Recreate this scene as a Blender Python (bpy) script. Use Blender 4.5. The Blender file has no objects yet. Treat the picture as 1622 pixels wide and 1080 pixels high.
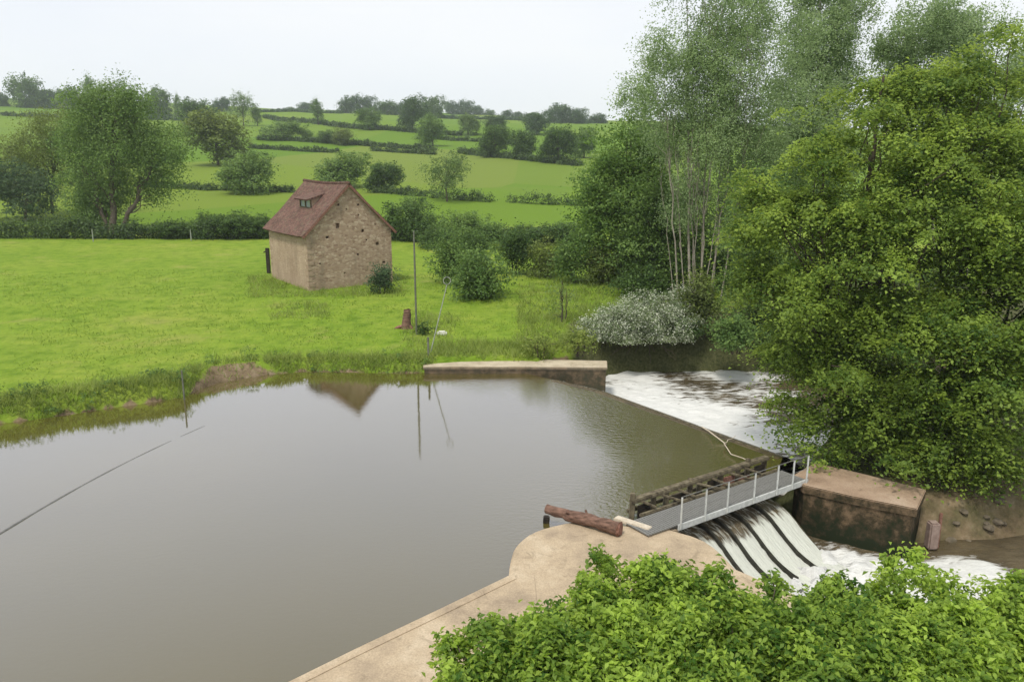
import bpy, bmesh, math, random
import numpy as np
from mathutils import Vector, Matrix
R = math.radians
scn = bpy.context.scene
col = scn.collection
rng = np.random.default_rng(7)
random.seed(7)

# ------------------------------------------------------------------ camera
F = 1262.0; HC = 11.5; TH = math.atan(295.0 / F)
cd = bpy.data.cameras.new('camera'); cam = bpy.data.objects.new('camera', cd); col.objects.link(cam)
cd.sensor_width = 36; cd.lens = 36 * F / 1622; cd.clip_start = .1; cd.clip_end = 6000
cam.location = (0, 0, HC); cam.rotation_euler = (math.pi / 2 - TH, 0, 0)
scn.camera = cam

def ray(px, py):
    u = (px - 811) / F; v = (540 - py) / F
    return np.array([u, math.cos(TH) + v * math.sin(TH), -math.sin(TH) + v * math.cos(TH)])
def at(px, py, z=0.0):
    d = ray(px, py); t = (z - HC) / d[2]
    return np.array([d[0] * t, d[1] * t, z])
def depth(p):
    return p[1] * math.cos(TH) - (p[2] - HC) * math.sin(TH)
def pix(p):
    d = depth(p); vz = (p[1] * math.sin(TH) + (p[2] - HC) * math.cos(TH))
    return 811 + F * p[0] / d, 540 - F * vz / d

# ------------------------------------------------------------------ world, sun
SUN_EL, SUN_AZ = 60, -150      # azimuth from +Y towards +X
w = bpy.data.worlds.new('World'); scn.world = w; w.use_nodes = True
nt = w.node_tree; nt.nodes.clear()
def N(t, kind, **kw):
    n = t.nodes.new(kind)
    for k, v in kw.items():
        if k.startswith('_'): setattr(n, k[1:], v)
        else: n.inputs[k.replace('__', ' ')].default_value = v
    return n
sky = N(nt, 'ShaderNodeTexSky', _sky_type='NISHITA', _sun_disc=False, _sun_elevation=R(SUN_EL), _sun_rotation=R(SUN_AZ))
tc = N(nt, 'ShaderNodeTexCoord'); mp = N(nt, 'ShaderNodeMapping'); mp.inputs['Scale'].default_value = (1, 1, 3.5)
cn = N(nt, 'ShaderNodeTexNoise', Scale=1.6, Detail=5.0, Roughness=.5)
cr = N(nt, 'ShaderNodeValToRGB'); cr.color_ramp.elements[0].position = .35; cr.color_ramp.elements[1].position = .7
cr.color_ramp.elements[0].color = (7.7, 8.0, 8.7, 1); cr.color_ramp.elements[1].color = (8.7, 8.75, 8.9, 1)
mx = N(nt, 'ShaderNodeMix', _data_type='RGBA'); mx.inputs[0].default_value = .9
bg = N(nt, 'ShaderNodeBackground', Strength=.1); ow = N(nt, 'ShaderNodeOutputWorld')
L = nt.links.new
L(tc.outputs['Generated'], mp.inputs['Vector']); L(mp.outputs[0], cn.inputs['Vector']); L(cn.outputs['Fac'], cr.inputs[0])
L(sky.outputs[0], mx.inputs[6]); L(cr.outputs[0], mx.inputs[7]); L(mx.outputs[2], bg.inputs['Color']); L(bg.outputs[0], ow.inputs[0])
sd = bpy.data.lights.new('sun', 'SUN'); sd.energy = 2.4; sd.angle = R(10); sd.color = (1, .95, .86)
so = bpy.data.objects.new('sun', sd); col.objects.link(so)
sdir = Vector((math.sin(R(SUN_AZ)) * math.cos(R(SUN_EL)), math.cos(R(SUN_AZ)) * math.cos(R(SUN_EL)), math.sin(R(SUN_EL))))
so.rotation_euler = sdir.to_track_quat('Z', 'Y').to_euler(); so.location = sdir * 60 + Vector((0, 40, 0))
scn.view_settings.view_transform = 'Standard'; scn.view_settings.look = 'None'
scn.view_settings.exposure = .28; scn.view_settings.gamma = 1

# ------------------------------------------------------------------ materials
def mat(name, rough=.8, spec=.3):
    m = bpy.data.materials.new(name); m.use_nodes = True
    t = m.node_tree; b = t.nodes['Principled BSDF']
    b.inputs['Roughness'].default_value = rough; b.inputs['Specular IOR Level'].default_value = spec
    return m, t, b
def ramp(t, fac, stops):
    r = t.nodes.new('ShaderNodeValToRGB'); e = r.color_ramp.elements
    while len(e) < len(stops): e.new(.5)
    for i, (p, c) in enumerate(stops):
        e[i].position = p; e[i].color = tuple(c) + (1,)
    t.links.new(fac, r.inputs[0]); return r.outputs[0]
def noise(t, scale, detail=4, rough=.55, vec=None, dist=0):
    n = t.nodes.new('ShaderNodeTexNoise'); n.inputs['Scale'].default_value = scale; n.inputs['Detail'].default_value = detail
    n.inputs['Roughness'].default_value = rough; n.inputs['Distortion'].default_value = dist
    if vec is None:
        g = t.nodes.new('ShaderNodeNewGeometry'); vec = g.outputs['Position']
    t.links.new(vec, n.inputs['Vector']); return n.outputs['Fac']
def mixc(t, fac, a, b, mode='MIX'):
    m = t.nodes.new('ShaderNodeMix'); m.data_type = 'RGBA'; m.blend_type = mode
    for i, v in ((0, fac), (6, a), (7, b)):
        if isinstance(v, (int, float)): m.inputs[i].default_value = v
        elif isinstance(v, (tuple, list)): m.inputs[i].default_value = tuple(v) + (1,)
        else: t.links.new(v, m.inputs[i])
    return m.outputs[2]
def mth(t, op, a, b=None, clamp=False):
    m = t.nodes.new('ShaderNodeMath'); m.operation = op; m.use_clamp = clamp
    for i, v in ((0, a), (1, b)):
        if v is None: continue
        if isinstance(v, (int, float)): m.inputs[i].default_value = v
        else: t.links.new(v, m.inputs[i])
    return m.outputs[0]
def bump(t, b, h, strength=.4, dist=.05):
    n = t.nodes.new('ShaderNodeBump'); n.inputs['Strength'].default_value = strength; n.inputs['Distance'].default_value = dist
    t.links.new(h, n.inputs['Height']); t.links.new(n.outputs[0], b.inputs['Normal'])
def attr(t, name):
    a = t.nodes.new('ShaderNodeAttribute'); a.attribute_name = name; return a.outputs['Fac']
def pos(t, scale=(1, 1, 1), rz=0, obj=False):
    if obj: v = t.nodes.new('ShaderNodeTexCoord').outputs['Object']
    else: v = t.nodes.new('ShaderNodeNewGeometry').outputs['Position']
    m = t.nodes.new('ShaderNodeMapping'); m.inputs['Scale'].default_value = scale; m.inputs['Rotation'].default_value = (0, 0, rz)
    t.links.new(v, m.inputs['Vector']); return m.outputs[0]

def leaf_mat(name, c0, c1, trans=.35, flower=None, ffrac=.4):
    m, t, b = mat(name, .55, .25)
    ti = attr(t, 'tint')
    oi = t.nodes.new('ShaderNodeObjectInfo')
    f = mth(t, 'ADD', ti, mth(t, 'MULTIPLY', mth(t, 'SUBTRACT', oi.outputs['Random'], .5), .3), True)
    cm = tuple((a + b_) / 2 for a, b_ in zip(c0, c1))
    c = ramp(t, f, [(0, c0), (.5, cm), (1, c1)])
    if flower:
        c = mixc(t, mth(t, 'GREATER_THAN', attr(t, 'rnd'), 1 - ffrac), c, flower)
    t.links.new(c, b.inputs['Base Color'])
    tr = t.nodes.new('ShaderNodeBsdfTranslucent')
    hs = t.nodes.new('ShaderNodeHueSaturation'); hs.inputs['Hue'].default_value = .485; hs.inputs['Value'].default_value = 1.5
    t.links.new(c, hs.inputs['Color']); t.links.new(hs.outputs[0], tr.inputs[0])
    ms = t.nodes.new('ShaderNodeMixShader'); ms.inputs[0].default_value = trans
    t.links.new(b.outputs[0], ms.inputs[1]); t.links.new(tr.outputs[0], ms.inputs[2])
    t.links.new(ms.outputs[0], t.nodes['Material Output'].inputs[0])
    return m
M = {}
M['dark'] = leaf_mat('dark_leaves', (.042, .088, .024), (.125, .21, .05))
M['mid'] = leaf_mat('mid_leaves', (.07, .14, .034), (.195, .30, .075))
M['olive'] = leaf_mat('olive_leaves', (.085, .12, .03), (.20, .26, .065))
M['pale'] = leaf_mat('pale_leaves', (.085, .145, .045), (.20, .29, .09))
M['blue'] = leaf_mat('bluish_leaves', (.045, .09, .04), (.125, .19, .085))
M['alder'] = leaf_mat('alder_leaves', (.062, .125, .022), (.31, .43, .072), .48)
M['poplar'] = leaf_mat('poplar_leaves', (.15, .23, .09), (.36, .48, .22), .5)
M['bushl'] = leaf_mat('bush_leaves', (.06, .145, .02), (.43, .59, .095), .48)
M['haw'] = leaf_mat('hawthorn_leaves', (.09, .14, .06), (.22, .28, .13), .3, (.60, .63, .50), .34)
M['fresh'] = leaf_mat('fresh_leaves', (.07, .145, .03), (.20, .32, .07), .42)
M['hedge'] = leaf_mat('hedge_leaves', (.03, .06, .02), (.11, .175, .05), .25)
M['weed'] = leaf_mat('weed_leaves', (.12, .18, .03), (.30, .37, .09), .45)
M['blade'] = leaf_mat('grass_blades', (.13, .215, .025), (.23, .32, .05), .4)

m, t, b = mat('bark', .9, .1); c = ramp(t, noise(t, 6, 5, vec=pos(t, (3, 3, .6))), [(.3, (.05, .038, .027)), (.7, (.15, .125, .095))])
t.links.new(c, b.inputs['Base Color']); bump(t, b, noise(t, 14, 4), .5); M['bark'] = m
m, t, b = mat('pale_bark', .8, .15); c = ramp(t, noise(t, 2.2, 5, vec=pos(t, (2, 2, .8))), [(.3, (.17, .145, .11)), (.62, (.38, .345, .28))])
t.links.new(c, b.inputs['Base Color']); bump(t, b, noise(t, 9, 4), .3); M['pale_bark'] = m

# ground
m, t, b = mat('meadow_ground', .95, .08)
n1 = noise(t, .07, 5, .6); n2 = noise(t, .9, 6, .65); n3 = noise(t, 7, 4, .7, vec=pos(t, (1, .35, 1)))
c1 = ramp(t, n1, [(.3, (.150, .240, .024)), (.5, (.178, .268, .028)), (.72, (.235, .295, .045))])
c2 = ramp(t, n2, [(.3, (.60, .70, .5)), (.5, (1, 1, 1)), (.7, (1.25, 1.12, 1.25))])
c3 = ramp(t, n3, [(.3, (.78, .8, .74)), (.55, (1, 1, 1)), (.8, (1.15, 1.1, 1.15))])
c = mixc(t, 1.0, mixc(t, 1.0, c1, c2, 'MULTIPLY'), c3, 'MULTIPLY')
c = mixc(t, ramp(t, noise(t, .28, 6, .7, dist=.6), [(.56, (0, 0, 0)), (.7, (.55, .55, .55))]), c, (.27, .27, .075))
vo = t.nodes.new('ShaderNodeTexVoronoi'); vo.inputs['Scale'].default_value = .011
t.links.new(pos(t, (1, .8, 0), .3), vo.inputs['Vector'])
sx = t.nodes.new('ShaderNodeSeparateColor'); t.links.new(vo.outputs['Color'], sx.inputs[0])
fc = ramp(t, sx.outputs[0], [(0, (.105, .19, .018)), (.35, (.13, .212, .02)), (.6, (.155, .22, .028)), (.8, (.115, .20, .02)), (.95, (.17, .215, .04))])
c = mixc(t, attr(t, 'far'), c, mixc(t, .6, fc, mixc(t, 1.0, fc, c3, 'MULTIPLY')))
mud = ramp(t, noise(t, 1.7, 6, .7), [(.3, (.10, .075, .042)), (.55, (.22, .165, .10)), (.75, (.33, .27, .185))])
mf = mth(t, 'ADD', attr(t, 'mud'), mth(t, 'MULTIPLY', mth(t, 'SUBTRACT', n2, .5), 1.3))
c = mixc(t, ramp(t, mf, [(.42, (0, 0, 0)), (.62, (1, 1, 1))]), c, mud)
ff = mth(t, 'ADD', attr(t, 'forest_shade'), mth(t, 'MULTIPLY', mth(t, 'SUBTRACT', n2, .5), .8))
c = mixc(t, ramp(t, ff, [(.4, (0, 0, 0)), (.7, (1, 1, 1))]), c, ramp(t, n3, [(.3, (.035, .045, .015)), (.7, (.12, .12, .055))]))  # dark forest floor colour, with tree shade painted into it
t.links.new(c, b.inputs['Base Color']); bump(t, b, noise(t, 5, 5, .7), .7, .12); M['ground'] = m

def concrete(name, c0, c1, c2, mossy=.0):
    m, t, b = mat(name, .85, .2)
    c = ramp(t, noise(t, .8, 8, .65), [(.3, c0), (.52, c1), (.72, c2)])
    c = mixc(t, 1.0, c, ramp(t, noise(t, 22, 3, .6), [(.3, (.8, .8, .8)), (.7, (1.12, 1.12, 1.12))]), 'MULTIPLY')
    st = noise(t, 2.2, 6, .7, dist=.8)
    c = mixc(t, ramp(t, st, [(.56, (0, 0, 0)), (.7, (.6, .6, .6))]), c, (c0[0] * .6, c0[1] * .6, c0[2] * .55))
    vo = t.nodes.new('ShaderNodeTexVoronoi'); vo.feature = 'DISTANCE_TO_EDGE'; vo.inputs['Scale'].default_value = .42
    wv = mixc(t, .12, pos(t), t.nodes.new('ShaderNodeTexNoise').outputs['Color']); t.links.new(wv, vo.inputs['Vector'])
    c = mixc(t, mth(t, 'MULTIPLY', ramp(t, vo.outputs[0], [(0, (.5, .5, .5)), (.005, (0, 0, 0))]), ramp(t, noise(t, .9, 3), [(.5, (0, 0, 0)), (.62, (1, 1, 1))])), c, (.16, .125, .085))
    gz_ = t.nodes.new('ShaderNodeNewGeometry'); sz_ = t.nodes.new('ShaderNodeSeparateXYZ'); t.links.new(gz_.outputs['Position'], sz_.inputs[0])
    c = mixc(t, ramp(t, mth(t, 'ADD', sz_.outputs[2], mth(t, 'MULTIPLY', noise(t, 3, 4), .2)), [(.22, (.8, .8, .8)), (.36, (0, 0, 0))]), c, (.07, .06, .035))
    if mossy:
        g = t.nodes.new('ShaderNodeNewGeometry'); s = t.nodes.new('ShaderNodeSeparateXYZ'); t.links.new(g.outputs['Normal'], s.inputs[0])
        sp_ = t.nodes.new('ShaderNodeSeparateXYZ'); t.links.new(g.outputs['Position'], sp_.inputs[0]); pz_ = sp_.outputs[2]
        side = mth(t, 'SUBTRACT', 1.0, mth(t, 'ABSOLUTE', s.outputs[2]), True)
        c = mixc(t, mth(t, 'MULTIPLY', side, mossy, True), c, ramp(t, mth(t, 'ADD', noise(t, 2.6, 6, .7), mth(t, 'MULTIPLY', pz_, .16)), [(.32, (.014, .02, .008)), (.46, (.045, .034, .018)), (.64, (.16, .11, .065))]))
    t.links.new(c, b.inputs['Base Color']); bump(t, b, noise(t, 9, 6, .7), .45, .03); return m
M['quay'] = concrete('sandy_concrete', (.30, .235, .165), (.45, .355, .24), (.55, .455, .325), .25)
M['pier'] = concrete('weathered_concrete', (.24, .165, .11), (.36, .26, .18), (.44, .34, .25), 1.0)
M['wallc'] = concrete('pale_concrete', (.34, .28, .19), (.50, .43, .31), (.60, .53, .40), .75)
M['weir'] = concrete('wet_concrete', (.05, .045, .03), (.10, .085, .06), (.16, .14, .10))

# pond water
m, t, b = mat('pond_water', .6, 0)
g = t.nodes.new('ShaderNodeBsdfGlossy'); g.inputs['Roughness'].default_value = .04; g.inputs['Color'].default_value = (.96, .96, 1, 1)
fr = t.nodes.new('ShaderNodeLayerWeight'); fr.inputs['Blend'].default_value = .5
t.links.new(ramp(t, noise(t, .06, 3), [(.3, (.078, .062, .013)), (.7, (.098, .080, .020))]), b.inputs['Base Color'])
rp = attr(t, 'ripple')
h = mth(t, 'ADD', mth(t, 'MULTIPLY', noise(t, 4.2, 3, .6, vec=pos(t, (1, 1.5, 1))), mth(t, 'ADD', mth(t, 'MULTIPLY', rp, .75), .045)), mth(t, 'MULTIPLY', noise(t, .5, 2), .08))
bn = t.nodes.new('ShaderNodeBump'); bn.inputs['Strength'].default_value = .32; bn.inputs['Distance'].default_value = .1; t.links.new(h, bn.inputs['Height'])
for q in (g, b, fr): t.links.new(bn.outputs[0], q.inputs['Normal'])
ms = t.nodes.new('ShaderNodeMixShader'); t.links.new(mth(t, 'POWER', fr.outputs['Facing'], 2.1, True), ms.inputs[0]); t.links.new(b.outputs[0], ms.inputs[1]); t.links.new(g.outputs[0], ms.inputs[2])
t.links.new(ms.outputs[0], t.nodes['Material Output'].inputs[0]); M['pond'] = m

def foam_mat(name, vec_fn, lo=.42, hi=.58, white=(.84, .84, .80), scale=2.2):
    m, t, b = mat(name, .25, .5)
    v = vec_fn(t)
    n = noise(t, scale, 7, .68, vec=v, dist=.4)
    fo = attr(t, 'foam')
    f = mth(t, 'ADD', n, mth(t, 'SUBTRACT', fo, .5))
    f = ramp(t, f, [(lo, (0, 0, 0)), (hi, (1, 1, 1))])
    c = mixc(t, f, ramp(t, noise(t, 1.1, 4), [(.3, (.055, .042, .022)), (.7, (.13, .10, .055))]), mixc(t, noise(t, scale * 4, 4, .7, vec=v), tuple(.62 * x for x in white), white))
    t.links.new(c, b.inputs['Base Color'])
    t.links.new(mth(t, 'ADD', mth(t, 'MULTIPLY', f, .6), .12), b.inputs['Roughness'])
    bump(t, b, mth(t, 'ADD', n, mth(t, 'MULTIPLY', noise(t, scale * 5, 3, vec=v), .3)), .8, .15); return m
def uvv(sx, sy):
    def fn(t):
        u = t.nodes.new('ShaderNodeUVMap'); u.uv_map = 'UVMap'
        mm = t.nodes.new('ShaderNodeMapping'); mm.inputs['Scale'].default_value = (sx, sy, 1); t.links.new(u.outputs[0], mm.inputs['Vector']); return mm.outputs[0]
    return fn
M['river'] = foam_mat('river_water', lambda t: pos(t, (.55, 1.6, 1), -.25))
M['overflow'] = foam_mat('weir_overflow', uvv(1.3, .28), .36, .56)
M['chute'] = foam_mat('chute_water', uvv(4.5, .7), .34, .60, (.80, .82, .72), 2.0)

def simple(name, c0, c1, scale=5, rough=.7, st=(1, 1, 1), bs=.3, metal=0, spec=.3, obj=False):
    m, t, b = mat(name, rough, spec)
    t.links.new(ramp(t, noise(t, scale, 5, .65, vec=pos(t, st, 0, obj)), [(.33, c0), (.68, c1)]), b.inputs['Base Color'])
    b.inputs['Metallic'].default_value = metal; bump(t, b, noise(t, scale * 3, 4, vec=pos(t, st, 0, obj)), bs, .02); return m
M['metal'] = simple('galvanised_steel', (.42, .43, .41), (.62, .63, .60), 6, .5)
M['grate'] = simple('steel_grating', (.13, .13, .12), (.24, .235, .22), 30, .6)
M['wood'] = simple('weathered_wood', (.045, .034, .022), (.21, .18, .115), 5, .9, (1, 1, .5), .6)
M['darkwood'] = simple('wet_dark_wood', (.012, .010, .008), (.05, .038, .026), 5, .7)
M['log'] = simple('bare_log', (.055, .03, .02), (.24, .14, .10), 4, .9, (.6, 1.3, 3), .8)
M['redwood'] = simple('reddish_wood', (.13, .055, .035), (.30, .16, .12), 8, .85)
M['palewood'] = simple('bleached_wood', (.45, .38, .28), (.62, .55, .44), 6, .8)
M['pole'] = simple('grey_pole', (.08, .085, .06), (.17, .18, .13), 4, .8)
M['pole2'] = simple('pale_grey_pole', (.22, .24, .2), (.36, .38, .32), 4, .8)
M['whiteish'] = simple('off_white_paint', (.55, .55, .48), (.75, .75, .68), 7, .6)
M['black'] = simple('black_void', (.008, .008, .007), (.02, .018, .015), 4, .9)
M['divider'] = simple('black_divider', (.012, .012, .010), (.045, .042, .03), 6, .5)
M['rope'] = simple('dark_rope', (.12, .12, .115), (.18, .18, .17), 9, .8)
M['stub'] = simple('pinkish_concrete', (.2, .14, .115), (.34, .26, .22), 6, .9)
M['rock'] = simple('bank_stone', (.07, .06, .04), (.19, .155, .11), 3, .95, bs=.8)
M['glass'] = simple('dusty_blue_pane', (.25, .30, .34), (.42, .46, .50), 5, .2, spec=.6)

# barn walls
def stone(name, plaster):
    m, t, b = mat(name, .95, .1)
    vn = t.nodes.new('ShaderNodeTexVoronoi'); vn.inputs['Scale'].default_value = 3.9; vn.inputs['Randomness'].default_value = .95
    v = pos(t, (1, 1, 1.7)); t.links.new(v, vn.inputs['Vector'])
    sc = t.nodes.new('ShaderNodeSeparateColor'); t.links.new(vn.outputs['Color'], sc.inputs[0])
    stn = ramp(t, sc.outputs[0], [(0, (.27, .18, .125)), (.3, (.35, .25, .175)), (.7, (.42, .31, .22)), (1, (.53, .42, .31))])
    ve = t.nodes.new('ShaderNodeTexVoronoi'); ve.feature = 'DISTANCE_TO_EDGE'; ve.inputs['Scale'].default_value = 3.9; ve.inputs['Randomness'].default_value = .95; t.links.new(v, ve.inputs['Vector'])
    c = mixc(t, ramp(t, ve.outputs[0], [(.0, (1, 1, 1)), (.09, (0, 0, 0))]), stn, (.38, .29, .21))
    pl = ramp(t, noise(t, .7, 6, .65, vec=pos(t, (1, 1, .6))), [(.3, (.32, .23, .165)), (.55, (.43, .325, .235)), (.75, (.52, .41, .30))])
    g = t.nodes.new('ShaderNodeNewGeometry'); s = t.nodes.new('ShaderNodeSeparateXYZ'); t.links.new(g.outputs['Position'], s.inputs[0])
    low = mth(t, 'SUBTRACT', 1.0, mth(t, 'DIVIDE', mth(t, 'SUBTRACT', s.outputs[2], .6), 2.6), True)
    k = mth(t, 'ADD', mth(t, 'ADD', mth(t, 'MULTIPLY', low, .55), plaster), mth(t, 'MULTIPLY', mth(t, 'SUBTRACT', noise(t, 1.1, 6, .7), .5), 1.9), True)
    c = mixc(t, mth(t, 'MULTIPLY', k, .85), c, pl)
    stk = noise(t, 1.3, 4, .6, vec=pos(t, (1.5, 1.5, .18)))
    c = mixc(t, ramp(t, stk, [(.55, (0, 0, 0)), (.72, (.5, .5, .5))]), c, (.19, .155, .11))
    t.links.new(c, b.inputs['Base Color'])
    bump(t, b, mth(t, 'MINIMUM', ve.outputs[0], .12), .6, .25); return m
M['gable'] = stone('rubble_stone', .0); M['plaster'] = stone('old_render', .75)
m, t, b = mat('clay_tiles', .9, .15)
u = t.nodes.new('ShaderNodeUVMap'); u.uv_map = 'UVMap'
bk = t.nodes.new('ShaderNodeTexBrick'); bk.inputs['Scale'].default_value = 1; bk.inputs['Brick Width'].default_value = .2; bk.inputs['Row Height'].default_value = .16
bk.inputs['Mortar Size'].default_value = .012; bk.inputs['Color1'].default_value = (.10, .062, .048, 1); bk.inputs['Color2'].default_value = (.185, .105, .082, 1); bk.inputs['Mortar'].default_value = (.09, .045, .035, 1)
t.links.new(u.outputs[0], bk.inputs['Vector'])
c = mixc(t, 1.0, bk.outputs['Color'], ramp(t, noise(t, 1.1, 6, .7), [(.3, (.7, .72, .72)), (.5, (1, 1, 1)), (.72, (1.25, 1.3, 1.35))]), 'MULTIPLY')
c = mixc(t, ramp(t, noise(t, 2.3, 5, .7), [(.5, (0, 0, 0)), (.68, (.7, .7, .7))]), c, (.15, .125, .085))
t.links.new(c, b.inputs['Base Color']); bump(t, b, bk.outputs['Fac'], -.6, .03); M['tile'] = m

# ------------------------------------------------------------------ mesh helpers
def link(name, me, material, parent=None):
    o = bpy.data.objects.new(name, me); col.objects.link(o)
    if material is not None: me.materials.append(material)
    if parent is not None: o.parent = parent
    return o
def tag(o, label=None, cat=None, group=None, kind=None):
    if label: o['label'] = label
    if cat: o['category'] = cat
    if group: o['group'] = group
    if kind: o['kind'] = kind
    return o
def empty(name, loc=(0, 0, 0), rz=0):
    o = bpy.data.objects.new(name, None); col.objects.link(o); o.location = loc; o.rotation_euler = (0, 0, rz); o.empty_display_size = .3
    return o
def npmesh(name, V, Fq, k=4, attrs=None, smooth=False):
    me = bpy.data.meshes.new(name); V = np.asarray(V, np.float32); Fq = np.asarray(Fq, np.int32)
    me.vertices.add(len(V)); me.vertices.foreach_set('co', V.ravel())
    nf = len(Fq); me.loops.add(nf * k); me.loops.foreach_set('vertex_index', Fq.ravel())
    me.polygons.add(nf); me.polygons.foreach_set('loop_start', np.arange(0, nf * k, k, dtype=np.int32))
    try: me.polygons.foreach_set('loop_total', np.full(nf, k, np.int32))
    except Exception: pass
    for nm, dom, arr in (attrs or []):
        a = me.attributes.new(nm, 'FLOAT', dom); a.data.foreach_set('value', np.asarray(arr, np.float32))
    if smooth: me.polygons.foreach_set('use_smooth', np.ones(nf, bool))
    me.update(calc_edges=True); return me
def bm_obj(name, bm, material, parent=None, smooth=False):
    me = bpy.data.meshes.new(name); bmesh.ops.recalc_face_normals(bm, faces=bm.faces); bm.to_mesh(me); bm.free()
    if smooth:
        for p in me.polygons: p.use_smooth = True
    return link(name, me, material, parent)
def box(bm, c, sx, ex=(1, 0, 0), ey=(0, 1, 0), ez=(0, 0, 1), bevel=0):
    ex, ey, ez, c = (Vector(a) for a in (ex, ey, ez, c))
    vs = []
    for i in (-1, 1):
        for j in (-1, 1):
            for k in (-1, 1):
                vs.append(bm.verts.new(c + ex * (i * sx[0] / 2) + ey * (j * sx[1] / 2) + ez * (k * sx[2] / 2)))
    fs = [bm.faces.new([vs[a] for a in q]) for q in ((0, 1, 3, 2), (4, 6, 7, 5), (0, 4, 5, 1), (2, 3, 7, 6), (0, 2, 6, 4), (1, 5, 7, 3))]
    if bevel:
        es = {e for f in fs for e in f.edges}
        bmesh.ops.bevel(bm, geom=list(es), offset=bevel, segments=2, affect='EDGES')
def bar(bm, a, b_, w_, h_, bevel=0):
    a, b_ = Vector(a), Vector(b_); d = (b_ - a); ln = d.length; d.normalize()
    up = Vector((0, 0, 1)) if abs(d.z) < .95 else Vector((0, 1, 0))
    s = d.cross(up).normalized(); u_ = s.cross(d)
    box(bm, (a + b_) / 2, (ln, w_, h_), d, s, u_, bevel)
def tubes(paths, seg=6):
    V = []; Fc = []
    for pts, rad in paths:
        pts = np.asarray(pts, float); n = len(pts); base = sum(len(v) for v in V)
        T = np.gradient(pts, axis=0); T /= np.linalg.norm(T, axis=1)[:, None] + 1e-9
        ref = np.array([0, 0, 1.]) if abs(T[0][2]) < .8 else np.array([1., 0, 0])
        ring = []
        for i in range(n):
            s = np.cross(T[i], ref); s /= np.linalg.norm(s) + 1e-9; u_ = np.cross(s, T[i])
            a = np.linspace(0, 2 * math.pi, seg, endpoint=False)
            ring.append(pts[i] + rad[i] * (np.outer(np.cos(a), s) + np.outer(np.sin(a), u_)))
        V.append(np.concatenate(ring))
        for i in range(n - 1):
            for j in range(seg):
                k = (j + 1) % seg
                Fc.append((base + i * seg + j, base + i * seg + k, base + (i + 1) * seg + k, base + (i + 1) * seg + j))
    return np.concatenate(V), np.array(Fc)
def tube_obj(name, paths, material, parent=None, seg=6):
    V, Fc = tubes(paths, seg); return link(name, npmesh(name, V, Fc, smooth=True), material, parent)

# ------------------------------------------------------------------ foliage
def unit(v): return v / (np.linalg.norm(v, axis=-1, keepdims=True) + 1e-9)
def leaf_quads(P, Nn, size, g, aspect=.62, fold=.18):
    n = len(P); r = unit(g.normal(size=(n, 3))); a = unit(np.cross(Nn, r)); c = np.cross(Nn, a)
    s = size * (.65 + .7 * g.random(n))[:, None]
    V = np.empty((n, 4, 3)); V[:, 0] = P - a * s * .5; V[:, 2] = P + a * s * .5 - Nn * s * .12
    V[:, 1] = P + c * s * .5 * aspect + Nn * s * fold; V[:, 3] = P - c * s * .5 * aspect + Nn * s * fold
    return V.reshape(-1, 3), np.arange(n * 4).reshape(-1, 4)
def clump_centres(lobes, n, g, inner=.5, low=.25):
    lobes = np.array(lobes, float); wgt = (lobes[:, 3] * lobes[:, 5]) ** 1.0; wgt /= wgt.sum()
    k = g.choice(len(lobes), n * 2, p=wgt); d = unit(g.normal(size=(n * 2, 3)))
    keep = (d[:, 2] > -.25) | (g.random(n * 2) < low); k, d = k[keep][:n], d[keep][:n]
    rr = inner + (1 - inner) * g.random(len(k)) ** .55
    rr *= 1 + .13 * g.normal(size=len(k))
    C = lobes[k, :3] + d * rr[:, None] * lobes[k, 3:6]
    return C, d
def foliage(lobes, n, per, cr, ls, seed=1, flat=.55, up=.7, inner=.5, low=.25, aspect=.62, droop=.3, zmin=None, nr=.75):
    g = np.random.default_rng(seed)
    C, D = clump_centres(lobes, n, g, inner, low); n = len(C)
    cs = cr * (.55 + .9 * g.random(n))
    off = g.normal(size=(n, per, 3)) * .55; off *= cs[:, None, None]; off[..., 2] *= flat
    out = np.broadcast_to(D[:, None, :], off.shape)
    off = off + out * (np.abs(g.normal(size=(n, per, 1))) * cs[:, None, None] * .45)
    rad = np.linalg.norm(off[..., :2], axis=-1); off[..., 2] -= droop * rad ** 2 / (cs[:, None] + 1e-6) * .5
    P = (C[:, None, :] + off).reshape(-1, 3)
    Nn = unit(unit(g.normal(size=(n * per, 3))) * nr + np.array([0, 0, up]) + out.reshape(-1, 3) * .35)
    tint = np.repeat(np.clip(.5 + .27 * g.normal(size=n), 0, 1), per) + .13 * g.normal(size=n * per)
    if zmin is not None:
        kp = P[:, 2] > zmin; P, Nn, tint = P[kp], Nn[kp], tint[kp]
    V, Q = leaf_quads(P, Nn, ls, g, aspect)
    return V, Q, np.clip(tint, 0, 1), g.random(len(P)), C
def crown_mesh(name, *a, **k):
    V, Q, ti, rn, C = foliage(*a, **k)
    return npmesh(name, V, Q, attrs=[('tint', 'FACE', ti), ('rnd', 'FACE', rn)]), C
def limb(p0, p1, r0, r1, g, n=6, wob=.06, sag=0.):
    p0, p1 = np.asarray(p0, float), np.asarray(p1, float); s = np.linspace(0, 1, n)[:, None]
    ln = np.linalg.norm(p1 - p0); w_ = g.normal(size=(n, 3)) * wob * ln * np.sin(s * math.pi)
    P = p0 + (p1 - p0) * s + w_; P[:, 2] += (np.sin(s[:, 0] * math.pi) * sag * ln)
    return P, r0 + (r1 - r0) * s[:, 0]

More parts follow.
